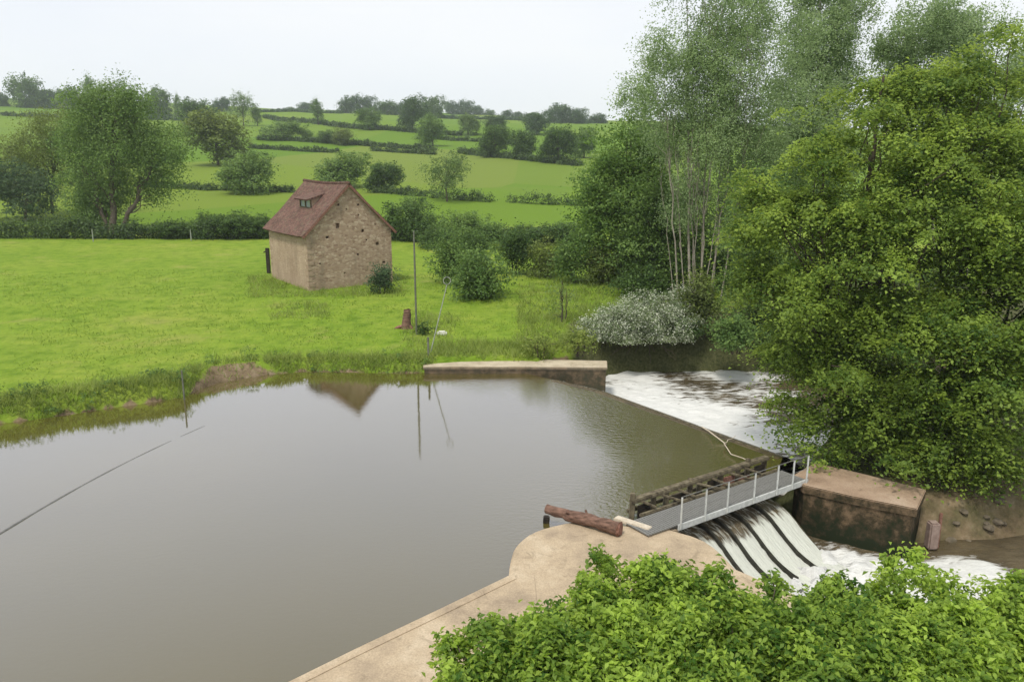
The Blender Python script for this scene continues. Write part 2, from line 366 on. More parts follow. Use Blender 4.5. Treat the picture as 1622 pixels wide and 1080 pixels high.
# ------------------------------------------------------------------ terrain
def seg_dist(P, A, B):
    AB = B - A; tt = np.clip(((P - A) @ AB) / (AB @ AB + 1e-12), 0, 1)
    return np.linalg.norm(P - (A + tt[:, None] * AB), axis=1)
def sdist(P, poly):   # positive inside
    poly = np.asarray(poly, float); n = len(poly); d = np.full(len(P), 1e9); ins = np.zeros(len(P), bool)
    for i in range(n):
        A, B = poly[i], poly[(i + 1) % n]; d = np.minimum(d, seg_dist(P, A, B))
        c = (A[1] > P[:, 1]) != (B[1] > P[:, 1])
        with np.errstate(divide='ignore', invalid='ignore'):
            xx = (B[0] - A[0]) * (P[:, 1] - A[1]) / (B[1] - A[1] + 1e-12) + A[0]
        ins ^= c & (P[:, 0] < xx)
    return np.where(ins, d, -d)
ss = lambda x: np.clip(x, 0, 1) ** 2 * (3 - 2 * np.clip(x, 0, 1))
def vnoise(x, y, s, seed=0):
    x = x / s + seed * 17.3; y = y / s + seed * 9.1
    return (np.sin(x * 1.7 + 1.3 * np.sin(y * 1.1 + seed)) + np.sin(y * 2.1 + 1.7 * np.sin(x * .9)) + np.sin((x + y) * 1.3 + seed * 2)) / 3
ZL = -1.4
crest = [at(*p)[:2] for p in ((835, 592), (880, 602), (950, 619), (1030, 648), (1110, 677), (1180, 702), (1240, 724))]
bankpx = [(-420, 735), (-200, 700), (0, 670), (60, 664), (110, 657), (190, 644), (250, 636), (292, 629), (318, 616), (350, 606), (420, 594), (480, 589), (560, 590), (640, 592), (690, 589)]
bank = [at(*p)[:2] for p in bankpx]
QB = [(450, 1080), (560, 1026), (700, 960), (806, 909), (808, 890), (816, 862), (848, 838), (925, 822), (990, 832), (1075, 836)]
quay_edge = [at(px, py, .4)[:2] for px, py in QB]
B0 = at(1075, 833, .45); B1 = at(1274, 762, .45); LB = np.linalg.norm(B1 - B0); E = (B1 - B0) / LB; NN = np.array([E[1], -E[0], 0])
def loc(s, tt, z=0.): return B0 * np.array([1, 1, 0]) + E * s + NN * tt + np.array([0, 0, z])
dq = quay_edge[0] - quay_edge[1]; dq /= np.linalg.norm(dq)
pondpoly = [np.array([-90., 2.])] + [np.array([-90., bank[0][1]])] + bank + [at(835, 590)[:2]] + crest + [loc(LB - .1, -1.2)[:2], loc(-1.2, -1.2)[:2]] + quay_edge[::-1][1:] + [quay_edge[0] + dq * 9]
pond_dep = [np.array([-90., -6.]), np.array([-90., bank[0][1]])] + bank + [at(835, 588)[:2] + np.array([0, .3])] + [c_ + np.array([.5, .3]) for c_ in crest[1:]] + [loc(LB, 0)[:2], loc(0, 0)[:2]] + [q + np.array([.7, -.3]) for q in quay_edge[::-1][1:]] + [quay_edge[0] + dq * 9 + np.array([.6, 0])]
lowpoly = [crest[1] + np.array([0, 1.2]), np.array([3.2, 44.5]), np.array([7., 46.8]), np.array([16., 47.2]), np.array([30., 50.]), np.array([75., 58.]),
           np.array([75., 42.]), np.array([30., 39.]), np.array([21., 38.]), np.array([16.5, 37.5]), np.array([13.5, 33.8]), np.array([11.6, 30.2])] + crest[::-1]
nearpoly = [loc(.2, -.2)[:2], loc(5.6, -.2)[:2], at(1330, 770, .4)[:2], at(1430, 800, .4)[:2], np.array([15.2, 25.1]), np.array([19., 25.4]), np.array([30., 24.]), np.array([75., 22.]),
            np.array([75., 10.]), np.array([30., 14.]), np.array([14., 18.]), np.array([9., 19.6]), np.array([6.6, 21.2])]
def hill(x, y):
    ys = [-50, 44, 58, 105, 125, 170, 300, 480, 700, 850, 950, 1200, 2500]; zs = [.6, .6, 1.2, 1.35, 1.6, 3.4, 12.7, 28.0, 41, 49, 50, 42, 10]
    z = np.interp(y, ys, zs)
    k = np.clip((y - 110) / 740, 0, 1.2)
    z = z + 20 * np.clip(-x / 545, -1.2, 1.6) * k + 1.6 * vnoise(x, y, 70, 1) * np.clip((y - 130) / 200, 0, 1) + .9 * vnoise(x, y, 28, 3) * np.clip((y - 120) / 100, 0, 1)
    return z
def height(x, y):
    P = np.stack([x, y], 1); z = hill(x, y) + .07 * vnoise(x, y, 3.1, 2) + .12 * vnoise(x, y, 11, 4)
    z = np.where((x > 5) & (y < 60), z - .25 * ss((x - 5) / 6), z)
    isl = ss((x - 9) / 2.5) * ss((40 - y) / 3) * (y > 20)
    z = z - isl * .55
    z = z + .25 * ss((-12 - x) / 8) * ss((50 - y) / 12)
    z = np.where((y < 25) & (x > -10), np.minimum(z, .1), z)
    dp = sdist(P, pond_dep) + .25 * vnoise(x, y, 1.3, 5)
    z = np.where(dp > -1.1, z + (-1.3 - z) * ss((dp + .75) / 1.5), z)
    for poly in (lowpoly, nearpoly):
        dl = sdist(P, poly) + .3 * vnoise(x, y, 1.7, 6)
        z = np.where(dl > -1.6, z + (-2.5 - z) * ss((dl + 1.3) / 2.2), z)
    return z
def h1(x, y): return float(height(np.array([float(x)]), np.array([float(y)]))[0])
def ter(px, py, far=860.):
    d = ray(px, py); ys = np.concatenate([np.arange(8, 130, .5), np.arange(130, 900, 2.)]); tt = ys / d[1]
    X, Y, Z = d[0] * tt, ys, HC + d[2] * tt; Hh = hill(X, Y) if py < 560 else height(X, Y)
    hit = np.nonzero(Z <= Hh)[0]
    if len(hit) == 0:
        x = d[0] * far / d[1]; return np.array([x, far, float(hill(np.array([x]), np.array([far]))[0])])
    i = hit[0]; return np.array([X[i], Y[i], Hh[i]])

def axis(a, b_, fine, lo, hi, grow=1.13):
    v = list(np.arange(a, b_ + fine / 2, fine)); s = fine
    while v[-1] < hi: s = min(s * grow, 22); v.append(v[-1] + s)
    s = fine; f = [a]
    while f[-1] > lo: s = min(s * grow, 22); f.append(f[-1] - s)
    return np.array(f[:0:-1] + v)
xs = axis(-26, 26, .38, -900, 900); ys = axis(13, 62, .38, -25, 1600)
X, Y = np.meshgrid(xs, ys); x, y = X.ravel(), Y.ravel(); z = height(x, y); P2 = np.stack([x, y], 1)
nx, ny = len(xs), len(ys); I = np.arange(nx * ny).reshape(ny, nx)
Q = np.stack([I[:-1, :-1], I[:-1, 1:], I[1:, 1:], I[1:, :-1]], -1).reshape(-1, 4)
dpd = sdist(P2, pond_dep)
mudp = [at(px, py, .4)[:2] for px, py in ((300, 612), (330, 588), (400, 578), (500, 584), (640, 588), (640, 600), (420, 600), (330, 622))]
mud = np.clip(ss((sdist(P2, mudp) + .3) / .9) * .85 + ss((.22 - z) / .3) * (y < 60) * (y > 5) * .95, 0, 1)
isl_m = ss((x - 8) / 3) * ss((60 - y) / 8) * ss((y - 10) / 3)
forest_shade = np.clip(isl_m + ss((x - 14) / 6) * ss((70 - y) / 10), 0, 1)
forest_shade = forest_shade * (1 - .5 * ss((x - 12.5) / 1.5) * ss((29.5 - y) / 2) * (y > 20)); forest_shade = np.clip(np.maximum(forest_shade, ss((x - 2.8) / 1.5) * ss((y - 43) / 1) * ss((53 - y) / 3)), 0, 1)  # also darkens the ground below the hawthorn, its shade put into the colour
mud = np.clip(mud + .9 * ss((x - 13.) / 2) * ss((31 - y) / 2) * (y > 20), 0, 1)
mud = mud * np.where((x > 3.5) & (y > 43.5), .0, 1.)
me = npmesh('ground', np.stack([x, y, z], 1), Q, attrs=[('mud', 'POINT', mud), ('forest_shade', 'POINT', forest_shade), ('far', 'POINT', ss((y - 108) / 12))], smooth=True)
tag(link('ground', me, M['ground']), kind='structure')

# ------------------------------------------------------------------ water
def tri_fill(name, poly, z, material):
    bm = bmesh.new(); vs = [bm.verts.new((p[0], p[1], z)) for p in poly]
    es = [bm.edges.new((vs[i], vs[(i + 1) % len(vs)])) for i in range(len(vs))]
    bmesh.ops.triangle_fill(bm, use_beauty=True, use_dissolve=False, edges=es)
    for f in bm.faces:
        if f.normal.z < 0: f.normal_flip()
    return bm
# pond as a clipped grid so that the ripple attribute can vary
gx = np.arange(-90, 13, .5); gy = np.arange(1.5, 43, .5)
bm = tri_fill('pond', pondpoly, 0, None)
for xv in np.arange(-30, 12, 1.5): bmesh.ops.bisect_plane(bm, geom=bm.verts[:] + bm.edges[:] + bm.faces[:], plane_co=(xv, 0, 0), plane_no=(1, 0, 0))
for yv in np.arange(6, 42, 1.5): bmesh.ops.bisect_plane(bm, geom=bm.verts[:] + bm.edges[:] + bm.faces[:], plane_co=(0, yv, 0), plane_no=(0, 1, 0))
o = bm_obj('pond_water', bm, M['pond']); tag(o, kind='structure')
vv = np.array([v.co[:] for v in o.data.vertices]); dcr = np.full(len(vv), 99.)
for a_, b_ in zip([*crest, loc(LB, -1.2)[:2]][:-1], [*crest, loc(LB, -1.2)[:2]][1:]): dcr = np.minimum(dcr, seg_dist(vv[:, :2], a_, b_))
dcr = np.minimum(dcr, seg_dist(vv[:, :2], loc(0, -1.2)[:2], loc(LB, -1.2)[:2]))
a = o.data.attributes.new('ripple', 'FLOAT', 'POINT'); a.data.foreach_set('value', ss(1 - dcr / 6.5).astype(np.float32))
# lower river
fx = axis(2, 30, .18, 1.5, 75, 1.3); fy = axis(15, 49, .18, 8, 60, 1.3)
X, Y = np.meshgrid(fx, fy); x, y = X.ravel(), Y.ravel(); P2 = np.stack([x, y], 1)
dw = np.full(len(x), 99.)
for a_, b_ in zip(crest[1:-1], crest[2:]): dw = np.minimum(dw, seg_dist(P2, a_, b_))
dch = seg_dist(P2, loc(.6, 2.2)[:2], loc(5, 2.2)[:2])
flow_axis = seg_dist(P2, loc(3.0, 2.8)[:2], at(1570, 912, ZL)[:2]) 
foam = np.where(y > 29, .46 + .5 * ss(1 - dw / 9) - .4 * ss((x - 14.5) / 6) + .16 * vnoise(x * .8 - y * .5, y * 1.2 + x * .4, 1.6, 9), .12 + .95 * ss(1 - flow_axis / 2.2) * ss(1 - (x - 14) / 4) + .6 * ss(1 - dch / 3))
foam = np.where(y > 29, foam - .45 * ss((35.5 - y) / 4) * ss((x - 8) / 3), foam)
foam = np.where((y > 45.2) & (y > 29), foam + .1, foam)
z = ZL + (.09 + .13 * ss(1 - dch / 3) + .05 * ss(1 - dw / 5)) * foam * (vnoise(x, y, .45, 2) + vnoise(x, y, .23, 3) * .6 + .4 * rng.normal(size=len(x)) * ss(1 - dch / 4))
nx, ny = len(fx), len(fy); I = np.arange(nx * ny).reshape(ny, nx)
Q = np.stack([I[:-1, :-1], I[:-1, 1:], I[1:, 1:], I[1:, :-1]], -1).reshape(-1, 4)
tag(link('river_water', npmesh('river_water', np.stack([x, y, z], 1), Q, attrs=[('foam', 'POINT', foam)], smooth=True), M['river']), kind='structure')

def strip(name, rows, foamrow, material, vlen):   # rows: [profile][across] points
    rows = np.array(rows); m_, n_ = rows.shape[:2]; I = np.arange(m_ * n_).reshape(m_, n_)
    Q = np.stack([I[:-1, :-1], I[:-1, 1:], I[1:, 1:], I[1:, :-1]], -1).reshape(-1, 4)
    me = npmesh(name, rows.reshape(-1, 3), Q, attrs=[('foam', 'POINT', np.array(foamrow).ravel())], smooth=True)
    uv = me.uv_layers.new(name='UVMap'); li = Q.ravel(); U = np.cumsum(np.r_[0, np.linalg.norm(np.diff(rows[0], axis=0), axis=1)])
    Vv = np.linspace(0, vlen, m_); uvs = np.stack([U[li % n_], Vv[li // n_]], 1).astype(np.float32); uv.data.foreach_set('uv', uvs.ravel())
    return link(name, me, material)
# weir: solid body and the overflow sheet
cr = np.array(crest[1:]); cr = np.array([cr[0] + (cr[-1] - cr[0]) * 0]) if False else cr
dense = []; 
for a_, b_ in zip(cr[:-1], cr[1:]):
    n_ = max(2, int(np.linalg.norm(b_ - a_) / .25)); dense += [a_ + (b_ - a_) * i / n_ for i in range(n_)]
dense.append(cr[-1]); dense = np.array(dense); wn = np.array([.84, .54])
prof = [(-.55, -.10), (-.35, .0), (0, .015), (.25, -.05), (.7, -.32), (1.3, -.72), (2., -1.08), (2.8, -1.3), (3.6, -1.38), (4.4, -1.42)]
rows, fr_ = [], []
for k, (d_, z_) in enumerate(prof):
    jit = .10 * rng.normal(size=len(dense)) * (k > 4)
    rows.append([np.array([p[0] + wn[0] * d_, p[1] + wn[1] * d_, z_ + jit[i] * .5 * (k < 9)]) for i, p in enumerate(dense)])
    s_ = np.linspace(0, 1, len(dense)); base_f = [.0, .05, .12, .45, .95, 1.1, 1.1, 1.1, 1.0, 1.0][k]
    fr_.append(base_f * (1 - .75 * ss((s_ - .66) / .3)) * (1 - .3 * ((s_ > .28) & (s_ < .36))))
tag(strip('weir_overflow_water', rows, fr_, M['overflow'], 4.), kind='structure')
wb = empty('stone_weir', (*dense[len(dense) // 2], ZL)); tag(wb, 'low curved weir crest crossing between the far concrete wall and the sluice', 'weir')
bm = bmesh.new(); pr2 = [(-.9, -2.6), (-.9, -.25), (-.45, -.06), (0, -.04), (.3, -.14), (.75, -.42), (1.35, -.82), (2.1, -1.2), (3.2, -1.6), (3.4, -2.6)]
vg = [[bm.verts.new((p[0] + wn[0] * d_, p[1] + wn[1] * d_, z_)) for d_, z_ in pr2] for p in dense[::3]]
for r0, r1 in zip(vg[:-1], vg[1:]):
    for k in range(len(pr2) - 1): bm.faces.new((r0[k], r1[k], r1[k + 1], r0[k + 1]))
o = bm_obj('weir_body', bm, M['weir'], None, True); o.parent = wb; o.matrix_parent_inverse = Matrix.Translation(wb.location).inverted()
def adopt(o, root):
    o.parent = root
    o.matrix_parent_inverse = (Matrix.Translation(root.location) @ root.rotation_euler.to_matrix().to_4x4()).inverted(); return o
bm = bmesh.new()
for i in range(0, len(dense) - 8, 7):
    p, q = dense[i], dense[min(i + 7, len(dense) - 1)]
    bar(bm, (p[0] - wn[0] * .12, p[1] - wn[1] * .12, .0), (q[0] - wn[0] * .12, q[1] - wn[1] * .12, .0 + .015 * rng.normal()), .06, .05, .01)
adopt(bm_obj('crest_timber', bm, M['wood']), wb)

# ------------------------------------------------------------------ concrete structures
def slab(name, poly, ztop, zbot, material, bevel=.05, parent=None, holes=None):
    bm = bmesh.new(); vs = [bm.verts.new((p[0], p[1], ztop)) for p in poly]; f = bm.faces.new(vs)
    if f.normal.z < 0: f.normal_flip()
    r = bmesh.ops.extrude_face_region(bm, geom=[f])
    for v in r['geom']:
        if isinstance(v, bmesh.types.BMVert): v.co.z = zbot
    bmesh.ops.recalc_face_normals(bm, faces=bm.faces)
    es = [e for e in bm.edges if all(abs(v.co.z - ztop) < 1e-4 for v in e.verts)]
    if bevel: bmesh.ops.bevel(bm, geom=es, offset=bevel, segments=2, affect='EDGES')
    bmesh.ops.triangulate(bm, faces=[f for f in bm.faces if len(f.verts) > 4])
    return bm_obj(name, bm, material, parent)
def smooth_line(pts, it=2):
    pts = [np.array(p) for p in pts]
    for _ in range(it):
        q = [pts[0]]
        for a_, b_ in zip(pts[:-1], pts[1:]): q += [a_ * .75 + b_ * .25, a_ * .25 + b_ * .75]
        q.append(pts[-1]); pts = q
    return pts
qe = smooth_line(quay_edge[3:8], 2); q2 = smooth_line([at(px, py, .4)[:2] for px, py in ((1060, 838), (1110, 852), (1140, 872), (1165, 900))], 1)
qpoly = [quay_edge[0] + dq * 9] + quay_edge[:3] + qe + quay_edge[8:] + q2 + [np.array([7.4, 18.6]), np.array([6., 14.]), np.array([4., 9.]), np.array([1.5, 5.])]
qp = empty('concrete_quay', (3, 17, .4)); tag(qp, 'sandy concrete quay edging the near side of the pond below the bushes', 'quay')
o = slab('quay_slab', qpoly, .4, -2.4, M['quay'], .05); adopt(o, qp)
# raised lip strip along the water edge
lip = [quay_edge[0] + dq * 9] + quay_edge[:4]
rows = []
ln = np.array(lip); inn = np.array([-dq[1], dq[0]]); inn = inn if inn[0] > 0 else -inn
lp = [p + inn * .06 for p in ln] + [p + inn * .34 for p in ln[::-1]]
adopt(slab('coping', lp, .418, .38, M['quay'], .02), qp)
# far concrete wall
fw = [at(672, 586, .0)[:2], at(836, 588, 0)[:2], at(958, 612, -.3)[:2]]
a_ = at(672, 566, .42)[:2]; b_ = at(960, 571, .42)[:2]; c_ = at(960, 581, .42)[:2]; d_ = at(830, 580, .42)[:2]; e_ = at(672, 580, .42)[:2]
t0 = empty('concrete_wall', (*((a_ + b_) / 2), 0)); tag(t0, 'low pale concrete wall along the far bank, ending at the weir', 'wall')
adopt(slab('wall_body', [a_, b_, c_, d_, e_], .30, -2.4, M['wallc'], .03), t0)
cp = [a_ + (-.05, .08), b_ + (.06, .08), c_ + (.06, -.08), d_ + (0, -.08), e_ + (-.05, -.08)]
adopt(slab('coping', cp, .40, .28, M['wallc'], .03), t0)
# pier between sluice and island
pf = [at(px, py, .42)[:2] for px, py in ((1256, 752), (1290, 732), (1360, 748), (1467, 775), (1453, 806), (1350, 786), (1272, 768))]
pr = empty('concrete_pier', (*np.mean(pf, axis=0), 0)); tag(pr, 'long weathered concrete pier with dark mossy sides beyond the footbridge', 'pier')
adopt(slab('pier_top', pf, .42, .14, M['pier'], .03), pr)
ctr = np.mean(pf, axis=0)
adopt(slab('pier_body', [ctr + (p - ctr) * np.array([.965, .94]) for p in pf], .15, -2.6, M['pier'], 0), pr)
p = at(1476, 852, -1.0); ms_ = empty('marker_block', p); tag(ms_, 'small pinkish concrete block at the foot of the pier end', 'block')
bm = bmesh.new(); box(bm, (0, 0, .12), (.34, .34, .95), bevel=.05); bm_obj('block_body', bm, M['stub'], ms_)
bm = bmesh.new(); box(bm, (.28, .12, .2), (.09, .09, 1.3), bevel=.015); bm_obj('rusty_post', bm, M['redwood'], ms_)
# stones on muddy bank right of the pier
for i in range(26):
    px, py = rng.uniform(1490, 1640), rng.uniform(812, 858); q = at(px, py, -.9); s_ = rng.uniform(.06, .18)
    bm = bmesh.new(); bmesh.ops.create_icosphere(bm, subdivisions=2, radius=s_)
    for v in bm.verts: v.co = Vector((v.co.x * rng.uniform(.95, 1.15) * 1.2, v.co.y, v.co.z * .6)) + Vector(rng.normal(size=3) * s_ * .07)
    o = bm_obj('stone', bm, M['rock']); o.location = (q[0], q[1], h1(q[0], q[1]) + s_ * .2); o.rotation_euler = (0, 0, rng.uniform(0, 6))
    tag(o, 'small grey brown stone on the muddy bank right of the pier', 'stone', 'stones on the muddy bank right of the pier')

# ------------------------------------------------------------------ footbridge, sluice
fb = empty('footbridge', tuple(loc(LB / 2, -.5, .45))); tag(fb, 'narrow grey steel footbridge with upright railing over the sluice', 'footbridge')
bm = bmesh.new()
for k in range(74):
    s0 = -1.25 + k * (LB + 1.35) / 74; box(bm, tuple(loc(s0 + .05, -.52, .47)), (.075, .98, .035), tuple(E), tuple(NN))
adopt(bm_obj('deck', bm, M['grate']), fb)
bm = bmesh.new(); bar(bm, loc(-.05, .03, .42), loc(LB + .15, .03, .42), .06, .2, .01); adopt(bm_obj('edge_beam', bm, M['metal']), fb)
bm = bmesh.new(); bar(bm, loc(-1.2, -1.03, .40), loc(LB + .15, -1.03, .40), .06, .14, .01); adopt(bm_obj('edge_beam', bm, M['grate']), fb)
fracs = [0, .175, .34, .55, .74, .875, 1.0]
for f_ in fracs:
    bm = bmesh.new(); s_ = f_ * LB; bar(bm, loc(s_, .08, .36), loc(s_ + .01, .08, 1.42), .05, .05, .008); adopt(bm_obj('railing_post', bm, M['metal']), fb)
bm = bmesh.new(); bar(bm, loc(0, .08, 1.43), loc(LB, .08, 1.43), .022, .02, .004); adopt(bm_obj('top_rail', bm, M['grate']), fb)
bm = bmesh.new(); bar(bm, loc(0, .08, .95), loc(LB, .08, .95), .014, .014); adopt(bm_obj('middle_wire', bm, M['grate']), fb)

sl = empty('timber_sluice', tuple(loc(LB / 2, -1.9, 0))); tag(sl, 'old dark timber sluice frame with mossy beams behind the footbridge', 'sluice')
bm = bmesh.new(); bar(bm, loc(-.35, -1.75, .70), loc(LB + .2, -1.75, .72), .26, .14, .03); adopt(bm_obj('top_beam', bm, M['wood']), sl)
bm = bmesh.new(); bar(bm, loc(-.35, -1.32, .36), loc(LB + .2, -1.28, .37), .16, .12, .03); adopt(bm_obj('walk_beam', bm, M['wood']), sl)
bm = bmesh.new(); bar(bm, loc(-.3, -1.98, .25), loc(LB + .1, -1.98, .24), .12, .12, .02); adopt(bm_obj('lower_beam', bm, M['wood']), sl)
for k, s_ in enumerate(np.linspace(-.3, LB + .05, 9) + np.array([0, .12, -.1, .2, -.15, .1, .18, -.1, 0])):
    bm = bmesh.new(); bar(bm, loc(s_, -1.8, -1.3), loc(s_ + .03, -1.78, .80 + .06 * rng.normal()), .16, .18, .02); adopt(bm_obj('upright', bm, M['wood']), sl)
for k in range(8):
    s0 = -.3 + (LB + .35) / 8 * (k + .5); zt = (.55, .2, .5, .3, .62, .55, .35, .6)[k]
    bm = bmesh.new()
    for j in range(4): box(bm, tuple(loc(s0, -1.63, zt - .1 - j * .2)), (.56, .05, .19), tuple(E), tuple(NN), bevel=.01)
    adopt(bm_obj('gate_board', bm, M['redwood'] if k in (5, 6) else M['darkwood']), sl)
for k in range(7):
    s0 = -.1 + k * .82; bm = bmesh.new(); bar(bm, loc(s0, -1.8, .70), loc(s0 + rng.uniform(.2, .8), -1.22 + .1 * rng.normal(), .50), .09, .07, .015); adopt(bm_obj('brace', bm, M['wood']), sl)

# spillway: ramp, dividers, water
sp = empty('sluice_spillway', tuple(loc(2.8, 1, ZL))); tag(sp, 'concrete spillway of the sluice split by thin black dividers below the footbridge', 'spillway')
pz = [(-1.8, -.20), (-.9, -.22), (-.3, -.28), (.1, -.42), (.5, -.68), (.95, -1.0), (1.4, -1.25), (1.9, -1.40), (2.6, -1.48)]
bm = bmesh.new(); vg = [[bm.verts.new(tuple(loc(s_, t_, z_ - .10))) for t_, z_ in pz] + [bm.verts.new(tuple(loc(s_, 2.6, -2.7))), bm.verts.new(tuple(loc(s_, -1.8, -2.7)))] for s_ in (-.1, 5.35)]
n_ = len(vg[0])
for k in range(n_): bm.faces.new((vg[0][k], vg[0][(k + 1) % n_], vg[1][(k + 1) % n_], vg[1][k]))
for r_ in vg: bm.faces.new(r_)
adopt(bm_obj('ramp', bm, M['weir']), sp)
DS = [.35, 1.55, 2.25, 3.1, 4.15, 5.2]
pzs = np.array(pz)
def zprof(tt): return np.interp(tt, pzs[:, 0], pzs[:, 1])
for s_ in DS[:5]:
    bm = bmesh.new(); tv = np.linspace(-.9, 2.15, 16); prev = None
    for t_ in tv:
        zz = zprof(t_); q = [bm.verts.new(tuple(loc(s_ + dx, t_, zz + dz))) for dx, dz in ((-.045, -.15), (-.045, .17), (.045, .17), (.045, -.15))]
        if prev:
            for j in range(4): bm.faces.new((prev[j], prev[(j + 1) % 4], q[(j + 1) % 4], q[j]))
        else: bm.faces.new(q)
        prev = q
    bm.faces.new(prev[::-1]); adopt(bm_obj('divider', bm, M['divider']), sp)
for j, (s0, s1) in enumerate(zip(DS[:-1], DS[1:])):
    rows = []; fr_ = []
    for t_ in np.linspace(-1.7, 2.5, 30):
        ac = np.linspace(s0 + .05, s1 - .05, 9); thick = .05 + .03 * np.sin((ac - s0) / (s1 - s0) * math.pi)
        rows.append([loc(s_, t_, zprof(t_) + th_ + .012 * rng.normal() * (t_ > .2)) for s_, th_ in zip(ac, thick)])
        fr_.append(np.full(9, .34 + .66 * ss((t_ + .1 - .25 * (j in (1, 2))) / .7)) + .06 * rng.normal(size=9))
    tag(strip('spillway_water', rows, fr_, M['chute'], 4.2), kind='structure')

# ------------------------------------------------------------------ small things near the quay
def log_between(name, p0, p1, r0, r1, material, seg=10, n=14, wob=.03):
    g = np.random.default_rng(3); P, rr = limb(p0, p1, r0, r1, g, n, wob * .3)
    rr = rr * (1 + .07 * g.normal(size=n)); V, Fc = tubes([(P, rr)], seg); me = npmesh(name, V, Fc, smooth=True)
    bm = bmesh.new(); bm.from_mesh(me); bm.verts.ensure_lookup_table()
    bm.faces.new([bm.verts[i] for i in range(seg)]); bm.faces.new([bm.verts[(n - 1) * seg + i] for i in range(seg - 1, -1, -1)])
    for v in bm.verts: v.co += Vector(g.normal(size=3) * r0 * .06)
    bm.to_mesh(me); bm.free(); return link(name, me, material)
la = at(866, 806, .6); lb = at(982, 838, .62)
lo = empty('fallen_log', tuple((la + lb) / 2)); tag(lo, 'reddish brown bare log lying across the tip of the quay', 'log')
adopt(log_between('trunk', la, lb, .155, .205, M['log']), lo)
d_ = unit(lb - la); adopt(log_between('cut_end', lb - d_ * .02, lb + d_ * .025, .19, .185, M['redwood'], n=3), lo)
for f_, dv in ((.25, (.1, -.3, .2)), (.6, (-.1, .3, .22))):
    q = la + (lb - la) * f_; adopt(log_between('stub', q, q + np.array(dv), .06, .035, M['log'], 7, 4), lo)
q = at(1003, 826, .46); o = bm = bmesh.new(); bar(bm, at(975, 820, .46), at(1030, 838, .46), .28, .10, .02); o = bm_obj('timber_plank', bm, M['palewood']); tag(o, 'short bleached timber plank beside the cut end of the log', 'plank')
q = at(866, 823, .1); bm = bmesh.new(); bar(bm, q + (-.05, .1, -.5), q + (0, 0, .12), .2, .2, .03)
tag(bm_obj('mooring_stub', bm, M['darkwood']), 'dark wooden stub in the water under the left log end', 'post')
# stranded branch near the weir
g = np.random.default_rng(5)
P_, r_ = limb(at(1112, 676, .12), at(1190, 732, .25), .026, .016, g, 8, .03)
P3, r3 = limb(P_[4], at(1165, 690, .2), .02, .01, g, 5, .05)
tag(tube_obj('stranded_branch', [(P_, r_), (P3, r3)], M['palewood']), 'thin pale branch stranded on the pond between weir and sluice', 'branch')
# sunken rope
pts = []
for i in range(26):
    f_ = i / 25; pts.append(at(-60 + 475 * f_, 882 - 245 * f_ - 16 * math.sin(f_ * 3.1), .0) + np.array([0, 0, -.008 - .045 * f_ + .006 * math.sin(i * 1.7)]))
tag(tube_obj('floating_rope', [(pts, [.05] * 26)], M['rope']), 'long dark rope floating on the pond from the left edge', 'rope')

# ------------------------------------------------------------------ barn
WG, LS, HW, HR = 7.2, 8.5, 4.5, 3.55; AL = R(35.5); cx0 = at(490, 461, 1.2)
gz = 1.15; bn_ = empty('stone_barn', (cx0[0], cx0[1], gz), AL); tag(bn_, 'small windowless stone barn with red tiled roof standing in the meadow', 'barn')
# local: x along gable, y along side wall (away), z up
def child_bm(name, bm, material, smooth=False): return bm_obj(name, bm, material, bn_, smooth)
th_ = .5
def gable_bm(yo):
    bm = bmesh.new(); out = [(0, -.6), (WG, -.6), (WG, HW), (WG / 2, HW + HR), (0, HW)]
    f0 = [bm.verts.new((x_, yo, z_)) for x_, z_ in out]; f1 = [bm.verts.new((x_, yo + th_, z_)) for x_, z_ in out]
    bm.faces.new(f0); bm.faces.new(f1[::-1])
    for k in range(5): bm.faces.new((f0[k], f0[(k + 1) % 5], f1[(k + 1) % 5], f1[k]))
    return bm
gw = child_bm('gable_wall', gable_bm(0), M['gable'])
holes = [(2.6, 4.95, .24, .30), (4.7, 4.45, .17, .17), (5.95, 3.35, .2, .2), (2.75, 6.55, .13, .13), (4.4, 6.5, .16, .12), (1.7, 4.1, .2, .14), (5.0, 3.7, .1, .1), (4.2, 2.6, .14, .12), (4.4, 5.7, .1, .08), (6.45, 1.8, .22, .12), (3.4, 6.2, .09, .08), (1.0, 2.1, .1, .09), (3.0, 1.2, .1, .1), (5.8, 4.9, .08, .08)]
bm = bmesh.new()
for hx, hz, w_, h_ in holes: box(bm, (hx, .10, hz), (w_ * 1.35, .56, h_ * 1.35))
cut = bm_obj('cutter', bm, None); cut.parent = bn_
md = gw.modifiers.new('b', 'BOOLEAN'); md.operation = 'DIFFERENCE'; md.solver = 'EXACT'; md.object = cut
dg = bpy.context.evaluated_depsgraph_get(); me2 = bpy.data.meshes.new_from_object(gw.evaluated_get(dg)); gw.modifiers.clear(); gw.data = me2
bpy.data.objects.remove(cut)
child_bm('gable_wall', gable_bm(LS - th_), M['gable'])
for xo in (0, WG - th_):
    bm = bmesh.new(); box(bm, (xo + th_ / 2, LS / 2, (HW - .6) / 2), (th_, LS - 2 * th_ - .01, HW + .6 - .25)); 
    bm2 = bm; child_bm('side_wall', bm2, M['plaster'])
# wall edge of the left side: quoins at the corner
bm = bmesh.new()
for k in range(11):
    zz = .1 + k * .42; l1 = .55 if k % 2 else .32; box(bm, (l1 / 2 - .02, th_ / 2 - .015 - .25 + .2, zz), (l1, .44, .36), bevel=.03)
child_bm('corner_stones', bm, M['plaster'])
